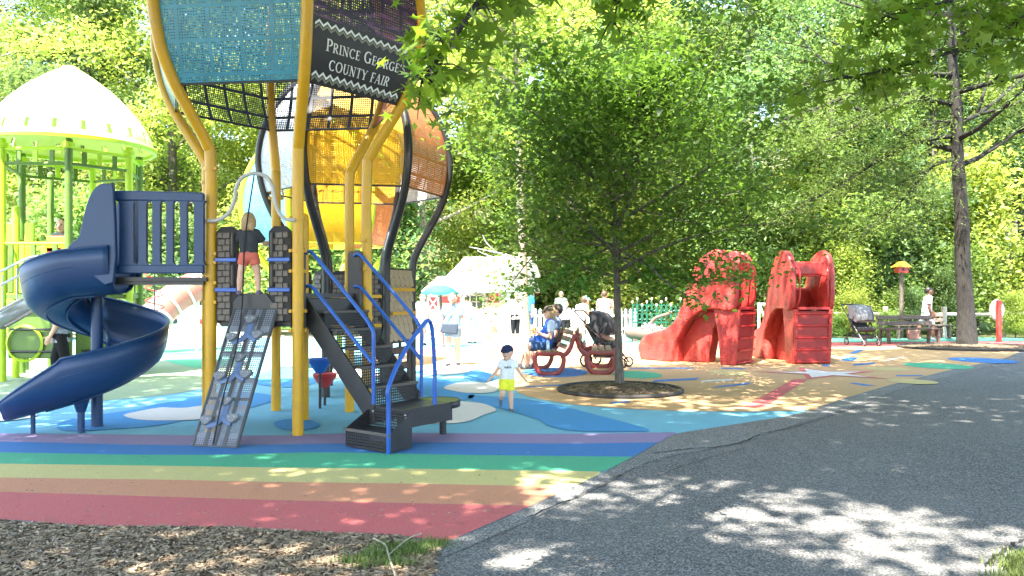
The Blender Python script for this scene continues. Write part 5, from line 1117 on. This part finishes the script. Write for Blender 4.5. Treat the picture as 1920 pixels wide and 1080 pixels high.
# left side
person('person in patterned grey shirt and black trousers walking behind the spiral slide', G(115, 720), LF+.25, 1.68, dict(ll=((0, .22, -1), (0, .3, -1)), lr=((0, -.3, -1), (0, .05, -1)), al=((.1, -.1, -1), (0, -.5, -1)), ar=((-.1, -.1, -1), (0, -.6, -1))), SKIN, c_plaid, c_blk, HAIRB, 'short', c_shoe, 0, None, .6, 1.95, .04)
dp = W(116, 500, 15.2); person('child in plaid shirt standing on the deck of the domed tower', (dp.x, dp.y, 1.58), .1, 1.45, dict(), SKIN, c_plaid, c_den, HAIRB, 'short', c_shoe, .5, None, .7, 1.6)
dp = W(222, 500, 15.1); person('child in lavender top on the domed tower behind the barrier panel', (dp.x, dp.y, 1.58), -.3, 1.2, dict(), SKIN, c_lav, c_white, HAIRB, 'bob', c_shoe, .5, None, .6, .6)
# ------------------------------------------------------------------ trees
def leafmesh(name, C, size, g, up=1.0, aspect=.55, droop=.2, star=False, dirs=None):
    n = len(C); C = np.asarray(C)
    nrm = g.normal(0, .55, (n, 3)); nrm[:, 2] += up; nrm /= np.linalg.norm(nrm, axis=1)[:, None]
    d = g.normal(0, 1, (n, 3)) if dirs is None else dirs+g.normal(0, .35, (n, 3)); d -= nrm*(d*nrm).sum(1)[:, None]; d /= np.linalg.norm(d, axis=1)[:, None]+1e-9
    d[:, 2] -= droop; s = np.cross(nrm, d); L = (size*g.uniform(.6, 1.25, n))[:, None]
    fold = nrm*L*.12
    if not star:
        P = np.stack([C-d*L*.5, C+s*L*aspect*.5+fold, C+d*L*.55, C-s*L*aspect*.5+fold], 1); k = 4
        F = np.arange(n*4).reshape(n, 4)
    else:
        ang = np.array([0, .42, .95, 1.45, 2.1, 3.14, 4.18, 4.83, 5.33, 5.86]); rad = np.array([.68, .2, .58, .19, .42, .1, .42, .19, .58, .2]); k = 10
        P = np.stack([C+(d*math.cos(a)+s*math.sin(a))*L*r for a, r in zip(ang, rad)], 1); F = np.arange(n*10).reshape(n, 10)
    me = bpy.data.meshes.new(name); V = P.reshape(-1, 3)
    me.vertices.add(len(V)); me.vertices.foreach_set('co', V.ravel().astype(np.float32)); me.loops.add(F.size); me.loops.foreach_set('vertex_index', F.ravel().astype(np.int32))
    me.polygons.add(n); me.polygons.foreach_set('loop_start', np.arange(0, n*k, k).astype(np.int32)); me.update(calc_edges=True); return me
def limb(mb, p, d, L, r, g, depth, tips, up=.15, n=5, wob=.25, kids=3, spread=.8):
    pts = [Vector(p)]; d = Vector(d).normalized()
    for k in range(n):
        d = (d+Vector(g.normal(0, wob, 3))*.4+Vector((0, 0, up*.2))).normalized(); pts.append(pts[-1]+d*L/n)
    mb.tube(pts, [r*(1-.75*k/n) for k in range(n+1)], 6 if depth else 5)
    for q in pts[max(1, n//2):]: tips.append(q)
    if depth > 0:
        for k in range(kids):
            i = g.integers(max(1, n//3), n+1); a = pts[i]; ax = Vector(g.normal(0, 1, 3)); nd = (d+ax.normalized()*spread).normalized()
            limb(mb, a, nd, L*g.uniform(.45, .7), r*(1-.75*i/n)*.7+.004, g, depth-1, tips, up, max(3, n-1), wob, kids, spread)
def tree_mesh(seed, H, tr, z0, rad, nleaf, leaf, shape='round', nl=14, lean=(0, 0), clump=.75, up=.9, aspect=.55, droop=.2, kids=3, depth=1, flat=.7, star=False, cull=None):
    g = np.random.default_rng(seed); mb = MB(); tips = []; N_ = 12
    tp = [Vector((lean[0]*k/N_+g.normal(0, .02*tr*3), lean[1]*k/N_+g.normal(0, .02*tr*3), H*.97*k/N_)) for k in range(N_+1)]
    mb.tube([tp[0]-ez*.15]+tp, [tr*1.45, tr*1.25]+[tr*(1-.85*(k/N_)**1.1) for k in range(1, N_+1)], 12)
    for k in range(nl):
        t = z0/H+(1-z0/H)*(k+g.uniform(0, .8))/nl*.96; p = tp[min(int(t*N_), N_)].lerp(tp[min(int(t*N_)+1, N_)], t*N_ % 1)
        u = (t*H-z0)/(H-z0)
        e = {'round': math.sqrt(max(.05, 1-(2*u-.75)**2*.75)), 'cone': 1.05-.85*u, 'spread': .75+.35*math.sin(math.pi*u), 'column': .8-.3*u}[shape]
        a = k*2.4+g.uniform(-.4, .4); L = rad*e*g.uniform(.75, 1.1); el = {'round': .35, 'cone': .1, 'spread': .25, 'column': .6}[shape]
        limb(mb, p, (math.cos(a), math.sin(a), el), L, tr*.32*(1-.6*u)+.012, g, depth, tips, .2, 5, .25, kids)
    T = np.array([tuple(q) for q in tips]); idx = g.integers(0, len(T), nleaf)
    C = T[idx]+g.normal(0, 1, (nleaf, 3))*np.array([clump, clump, clump*flat])
    C = C[C[:, 2] > .25]
    if cull is not None: C = C[cull(C, g)]
    crown = leafmesh('crown', C, leaf, g, up, aspect, droop, star)
    m = mb.mesh('trunk'); m.shade_smooth(); return m, crown
BARK = barkmat('grey_bark', (.05, .042, .036), (.16, .14, .115)); BARKD = barkmat('dark_bark', (.008, .007, .006), (.036, .03, .024)); BARKP = barkmat('pale_bark', (.22, .2, .17), (.48, .44, .38))  # dark bark deepened further to stand in for shade on the big trunk
LB = leafmat('leaf_bright', (.2, .27, .05), (.42, .5, .14), .54); LM = leafmat('leaf_mid', (.1, .17, .04), (.25, .35, .1), .5); LD = leafmat('leaf_deep', (.065, .13, .05), (.18, .28, .11), .47); LF_ = leafmat('leaf_feathery', (.08, .14, .04), (.17, .25, .075), .5)
LS = leafmat('leaf_sapling', (.05, .12, .025), (.14, .26, .045), .5)
def mat_copy(o, mat):
    o.material_slots[0].link = 'OBJECT'; o.material_slots[0].material = mat
def plant(name, label, cat_, protos, loc, s, rz, lm, bm_, grp=None):
    t = thing(name, label, cat_, loc, grp, rz, True); t.scale = (s, s, s)
    for me, nm, mt in ((protos[0], 'trunk', bm_), (protos[1], 'crown', lm)):
        if not me.materials: me.materials.append(mt)
        o = mobj(nm, me, t); mat_copy(o, mt)
    return t
PT = [tree_mesh(11, 19, .26, 3.0, 4.6, 28000, .21, 'round', 14, clump=.55, kids=2, flat=.6), tree_mesh(12, 21, .2, 2.2, 4.2, 28000, .21, 'column', 16, (.8, 0), .55, kids=2, flat=.6), tree_mesh(13, 17, .22, 1.4, 5.0, 28000, .2, 'spread', 14, (-.5, 0), .55, kids=2, flat=.5), tree_mesh(14, 20, .18, 5.0, 4.2, 23000, .2, 'round', 13, (.4, .3), .5, kids=2, flat=.6)]
PS = [tree_mesh(21, 3.6, .05, .15, 1.7, 5200, .19, 'round', 14, clump=.42, depth=1, kids=2), tree_mesh(22, 5.2, .06, .25, 2.0, 6500, .2, 'column', 14, clump=.5, depth=1, kids=2)]
g = np.random.default_rng(77)
TONE = {}
def where(x, y):
    b = x/y
    for lim, w_ in ((-.55, 'beyond the domed tower'), (-.42, 'behind the domed tower'), (-.3, 'behind the spiral slide'), (-.2, 'behind the yellow posts'), (-.1, 'behind the black posts'), (.02, 'behind the white house'), (.09, 'behind the red benches'), (.17, 'behind the young tree'), (.27, 'behind the giant shoes'), (.39, 'behind the rail fence'), (.47, 'by the parked stroller'), (.53, 'by the bird box'), (.6, 'behind the big trunk')):
        if b < lim: return w_
    return 'beyond the red sign post'
for m_, n_ in ((LB, 'bright yellow green'), (LM, 'mid green'), (LD, 'deep green')): TONE[m_.name] = n_
rows = [(34, [-22, -17.5, -12.5, -8, -3.6, 5.5, 9.5, 14.2, 18.5, 23.5]), (41, [-27, -21, -16, -10.5, -6, -1.2, 3, 7.5, 12, 16.5, 21.5, 27]), (50, [-33, -27, -20, -14, -8.5, -3, 2.5, 8, 14, 20, 26, 33]), (62, [-40, -32, -24, -16, -8, 0, 8, 16, 24, 32, 40])]
for ri, (Y, XS) in enumerate(rows):
    for k, x in enumerate(XS):
        xx, yy = x+g.normal(0, .7), Y+g.normal(0, 1.2); br = x/Y
        lm = LB if (br < .12 and g.random() < .72) else (LM if g.random() < .6 else LD)
        if ri == 0 and 0 < x: lm = LM if k % 2 else LD
        pi = int(g.integers(0, 4)); pale = g.random() < .35
        plant('forest_tree', TONE[lm.name]+(' pale barked' if pale else ' grey barked')+' tree in the '+('front', 'second', 'third', 'farthest')[ri]+' row of woods '+where(xx, yy), 'tree', PT[pi], (xx, yy, -.05), g.uniform(.92, 1.12)*(1.1 if ri > 1 else 1), g.uniform(0, 6.28), lm, BARKP if pale else BARK, 'trees of the background woods')
for k, (x, Y, s) in enumerate([(-19, 29, 1.1), (-15.5, 28, .95), (-12.5, 29.5, 1.2), (-9.5, 31, 1), (-7.2, 30.5, 1.3), (-5, 32.5, 1.2), (2.6, 33.2, 1.2), (4.4, 32.3, 1.0), (6.4, 32, 1.1), (8.4, 32.3, 1.25), (10.2, 31.6, .9), (11.8, 32.4, 1.15), (13.6, 31.4, .75), (15.4, 32.2, 1.1), (17.2, 31.6, .95), (19.2, 33, 1.3), (21.5, 32.5, 1.0), (24, 34, 1.3), (-23, 30, 1.3), (12.3, 28.6, .3), (13.4, 28.5, .26), (14.3, 28.6, .32), (11.6, 28.7, .25), (12.9, 30.4, .6), (14.6, 30.2, .45), (16.6, 30.3, .45), (10.6, 30.6, .5), (18, 28.6, .3), (1.2, 35, 1.3)]):
    lm = (LB, LM, LD)[k % 3] if x < 2 else (LM, LD, LM, LB)[k % 4]
    plant('shrub', ('low ' if s < .7 else '')+TONE[lm.name]+(' rounded' if k % 2 == 0 else ' upright')+' shrub '+where(x, Y), 'shrub', PS[k % 2], (x, Y, -.05), s, g.uniform(0, 6.28), lm, BARKD, 'shrubs along the woods edge')
# sapling in the ring
sb = G(1162, 733)
pr = tree_mesh(31, 5.2, .07, 1.75, 2.3, 30000, .11, 'round', 30, (-.1, .1), .3, 1.2, .6, .25, 3, 1, .5)
plant('young_tree', 'young green tree standing in a round mulch ring on the tan ground', 'tree', pr, (sb.x, sb.y, .0), 1.0, .6, LS, BARK)
chipd = leafmat('dark_chip', (.05, .034, .022), (.2, .14, .09), 0, .2)
yt = bpy.data.objects['young_tree']; gg = np.random.default_rng(14); mb = MB(); tips = []
for pts in ([W(1163, 470, 13.15), W(1230, 505, 13.0), W(1310, 528, 12.8), W(1405, 518, 12.6)], [W(1163, 455, 13.15), W(1090, 490, 13.1), W(1030, 530, 13.0), (W(985, 545, 12.9))], [W(1163, 470, 13.15), W(1120, 510, 12.9), W(1085, 545, 12.7)], [W(1163, 480, 13.15), W(1210, 520, 12.9), W(1245, 548, 12.8)]):
    P = cat(pts, 8); mb.tube(P, [.022*(1-.8*k/len(P)) for k in range(len(P))], 6); tips += P[5:]
m = mb.mesh('low_branches'); m.materials.append(BARK); o = mobj('low_branches', m, yt); o.matrix_parent_inverse = yt.matrix_basis.inverted()
T = np.array([tuple(q) for q in tips]); C = T[gg.integers(0, len(T), 1700)]+gg.normal(0, 1, (1700, 3))*np.array([.13, .2, .05])
lc = leafmesh('low_foliage', C, .1, gg, 1.3, .6, .15); lc.materials.append(LS); o = mobj('low_foliage', lc, yt); o.matrix_parent_inverse = yt.matrix_basis.inverted()
def ring(label, c, rx, ry, rz, n, name='mulch_ring'):
    t = thing(name, label, 'mulch ring', c); M_ = Matrix.Rotation(rz, 3, 'Z')
    E = lambda a, k, z: c+M_ @ Vector((rx*k*math.cos(a), ry*k*math.sin(a), 0))+ez*z
    mb = MB(); nn = 40; V = []; F = []
    for i, (k, z) in enumerate(((1.0, .02), (.85, .035), (.6, .06), (.35, .09), (.12, .12), (.01, .13))):
        for j in range(nn): V.append(E(2*math.pi*j/nn, k, z+random.uniform(-.008, .008)))
    for i in range(5):
        for j in range(nn): F.append((i*nn+j, i*nn+(j+1) % nn, (i+1)*nn+(j+1) % nn, (i+1)*nn+j))
    mb.add(V, F); mb.obj('soil_mound', mulchm, t)
    MB().tube([E(2*math.pi*j/nn, 1.0, .025) for j in range(nn)], .035, 8, True).obj('edging', plain('edging_black', (.03, .028, .026), .8), t)
    zf = lambda x, y: .02+.11*max(0, 1-math.hypot((x-c.x)/rx, (y-c.y)/ry))
    chips(n, (c.x-rx, c.x+rx), (c.y-ry, c.y+ry), lambda x, y: math.hypot((x-c.x)/rx, (y-c.y)/ry) < .96, 8, zf, .9).obj('bark_chips', chipd, t, smooth=False, fix=False)['kind'] = 'stuff'
ring('round ring of black edging filled with mulch under the young tree', Vector((sb.x, sb.y-.02, .005)), 1.0, 1.0, 0, 2600)
# big trunk at the right with drooping feathery branches
bt_ = G(1815, 652)
pr = tree_mesh(41, 15, .25, 5.2, 6.2, 26000, .16, 'spread', 20, (-.75, 0), .75, .7, .22, .25, 4, 1, .32)
plant('big_tree', 'big dark trunk with drooping feathery branches in a mulch bed by the path', 'tree', pr, (bt_.x, bt_.y, 0), 1, 0, LF_, BARKD)
mb = MB(); gg = np.random.default_rng(12); tips = []
for px, py, ex, ey, Y in ((1785, 228, 1600, 330, 23.5), (1785, 255, 1480, 400, 22.5), (1790, 160, 1560, 260, 22), (1788, 300, 1650, 420, 23), (1790, 140, 1450, 230, 21.5)):
    a, b = W(px, py, bt_.y), W(ex, ey, Y); pts = cat([a, a.lerp(b, .3)+ez*.35, a.lerp(b, .65)+ez*.15, b], 5)
    mb.tube(pts, [.07*(1-.8*k/len(pts)) for k in range(len(pts))], 6)
    for q in pts[4:]:
        for _ in range(3):
            d = Vector((gg.normal(-.5, .5), gg.normal(0, .6), gg.normal(-.25, .15))).normalized(); L = gg.uniform(.6, 1.5); e = [q+d*L*k/4+ez*(.06*k-.04*k*k*.5) for k in range(5)]
            mb.tube(e, [.018, .014, .01, .008, .004], 4); tips += e[1:]
T = np.array([tuple(q) for q in tips]); C = T[gg.integers(0, len(T), 14000)]+gg.normal(0, 1, (14000, 3))*np.array([.38, .38, .13])
bo = bpy.data.objects['big_tree']; lowb = mb.mesh('low_branches'); lowb.materials.append(BARKD); lowb.shade_smooth()
inv = bo.matrix_basis.inverted()
o = mobj('low_branches', lowb, bo); o.matrix_parent_inverse = inv
lc = leafmesh('drooping_foliage', C, .15, gg, 1.1, .22, .2); lc.materials.append(LF_); o = mobj('drooping_foliage', lc, bo); o.matrix_parent_inverse = inv
ring('long mulch bed with black edging at the foot of the big trunk', Vector((bt_.x+.1, bt_.y-.1, .008)), 2.1, 1.5, 0, 2500)
# sunlit trunk by the plaza with a bare pale limb
st_ = G(986, 639); pr = tree_mesh(51, 15, .16, 8.0, 3.0, 9000, .2, 'round', 12, (-.6, 0), .7)
plant('plaza_tree', 'sunlit mottled trunk standing between the white house and the benches', 'tree', pr, (st_.x, st_.y, 0), 1, .4, LB, barkmat('mottled_bark', (.16, .13, .09), (.34, .29, .21)))
mb = MB(); mb.tube(cat([W(985, 492, 28), W(950, 478, 28), W(915, 470, 28.2), W(880, 463, 28.4)], 5), [.05*(1-.05*k) for k in range(16)], 6); mb.tube(cat([W(930, 472, 28), W(912, 455, 28), W(905, 440, 28)], 4), .022, 6); mb.tube(cat([W(950, 478, 28), W(925, 482, 27.8), W(895, 470, 27.8)], 4), .018, 6)
po = bpy.data.objects['plaza_tree']; m = mb.mesh('bare_limb'); m.materials.append(BARKP); o = mobj('bare_limb', m, po); o.matrix_parent_inverse = po.matrix_basis.inverted()
# ------------------------------------------------------------------ shade trees standing around the camera (star-leaved, out of frame except their low branches)
hz_ = Vector((SUNV.x/SUNV.z, SUNV.y/SUNV.z, 0))
gap = [(-2.4, 7.6), (-.8, 7.0), (.6, 6.5), (1.6, 6.1), (2.4, 5.4), (2.9, 4.6)]  # crowns are opened on purpose so a sun patch lands along this line
def shade_cull(ox, oy):
    def f(C, g):
        gx = C[:, 0]+ox-hz_.x*C[:, 2]; gy = C[:, 1]+oy-hz_.y*C[:, 2]
        d = np.full(len(C), 9.)
        for (ax, ay), (bx, by) in zip(gap[:-1], gap[1:]):
            vx, vy = bx-ax, by-ay; t = np.clip(((gx-ax)*vx+(gy-ay)*vy)/(vx*vx+vy*vy), 0, 1); d = np.minimum(d, np.hypot(gx-ax-t*vx, gy-ay-t*vy))
        keep = (d > .9) | (g.random(len(C)) < np.where(gx < .1, .4, .08)+.32*np.clip(d-.35, 0, 1))
        keep &= np.hypot(gx-.2, gy-4.9) > .32  # added opening that lets sun onto the low branch leaves
        edge_ = np.interp(gx, [-9, -3, -2, .2, 3, 9], [15.2, 15.2, 13.4, 13.6, 21.5, 23])+np.sin(gx*1.7)*.4          # leaves whose shadow would land past this line are cut, keeping the plaza sunny
        keep &= gy < edge_
        keep &= (np.hypot((gx-3.0)/1.9, (gy-15.2)/2.0) > 1) | (g.random(len(C)) < .15)  # crowns thinned here to let sun onto the young tree
        py = C[:, 1]+oy; lim = 2.2+.39*np.maximum(py, 0)       # limbs lifted clear of the view
        return keep & (C[:, 2] > np.where(py > -1, lim+.6, 2.5))
    return f
LSH = leafmat('leaf_star', (.08, .17, .018), (.2, .32, .035), .5)
shade = []
for seed, x, y, H, rad, lab in ((61, -3.6, -1.4, 15, 6.8, 'tall star leaved tree at the left of the viewpoint shading the tower'), (62, 6.2, 6.6, 15.5, 7.2, 'tall star leaved tree beside the asphalt path shading it'), (63, 2.0, -5.0, 16, 6.5, 'tall star leaved tree behind the viewpoint shading the path'), (64, 10.6, 13.6, 16, 7.4, 'tall star leaved tree further along the asphalt path'), (65, -8.2, 5.6, 15.5, 7.2, 'tall star leaved tree beside the mulch bed shading the slide')):
    pr = tree_mesh(seed, H, .24, 5.5, rad, 54000 if x > 4 else 50000, .21, 'spread', 20, (0, 0), .85, 1.0, .8, .2, 3, 1, .6, cull=shade_cull(x, y))
    shade.append(plant('shade_tree', lab, 'tree', pr, (x, y, -.02), 1, 0, LSH, BARK))
star_m = leafmesh('leaf', np.array([[0, 0, 0]]), 1.0, np.random.default_rng(1), 50, star=True); star_m.materials.append(LSH)
def low_branch(owner, pts, n, size, seed, spread):
    g = np.random.default_rng(seed); P = cat(pts, 8); inv = owner.matrix_basis.inverted(); mb = MB(); mb.tube(P, [.022*(1-.75*k/len(P)) for k in range(len(P))], 7); tw = []
    for k in range(4, len(P), 2):
        for _ in range(2):
            d = Vector((g.normal(0, 1), g.normal(0, .7), g.normal(-.35, .4))).normalized()*spread*g.uniform(.5, 1.2); e = [P[k], P[k]+d*.5+ez*.02, P[k]+d]; mb.tube(e, [.006, .004, .002], 4); tw += [e[1], e[2], e[2]]
    m = mb.mesh('branch'); m.materials.append(BARKD); br = mobj('branch', m, owner); br.matrix_parent_inverse = inv
    tw = [q for q in tw if q.x/q.y*FPX+960 > 752] 
    sv = np.array([tuple(tw[int(g.integers(0, len(tw)))]+Vector(g.normal(0, .06, 3))) for _ in range(n)]); fo = leafmesh('foliage', sv, size*1.0, g, .8, star=True); fo.materials.append(LSH); fo_ = mobj('foliage', fo, br); fo_['kind'] = 'stuff'
    for k in range(58):
        q = tw[int(g.integers(0, len(tw)))]+Vector(g.normal(0, .05, 3))
        if q.x/q.y*FPX+960 < 762: continue
        s = size*g.uniform(.65, 1.15)
        mobj('leaf', star_m, br, q, (g.normal(.2, .6), g.normal(0, .6), g.uniform(0, 6.28)), s)
    return br
low_branch(shade[1], [W(1250, -330, 4.6), W(1100, -190, 4.2), W(980, -80, 3.9), W(900, 0, 3.7), W(855, 65, 3.6), W(815, 120, 3.5), W(790, 155, 3.5)], 300, .115, 3, .17)
low_branch(shade[1], [W(1330, -230, 4.8), W(1230, -120, 4.6), W(1180, -60, 4.5), W(1165, -10, 4.4), W(1150, 40, 4.4)], 190, .12, 4, .17)
low_branch(shade[1], [W(1250, -330, 4.6), W(1120, -170, 4.3), W(1030, -80, 4.2), W(960, -20, 4.1)], 150, .12, 7, .16)
low_branch(shade[1], [W(2150, -60, 5.8), W(1960, 10, 5.6), W(1860, 70, 5.5), W(1740, 110, 5.4), W(1640, 135, 5.3), W(1560, 150, 5.2)], 420, .13, 5, .26)
low_branch(shade[1], [W(2100, -150, 5.8), W(1900, -50, 5.5), W(1780, 0, 5.3), W(1660, 30, 5.2)], 300, .13, 6, .24)
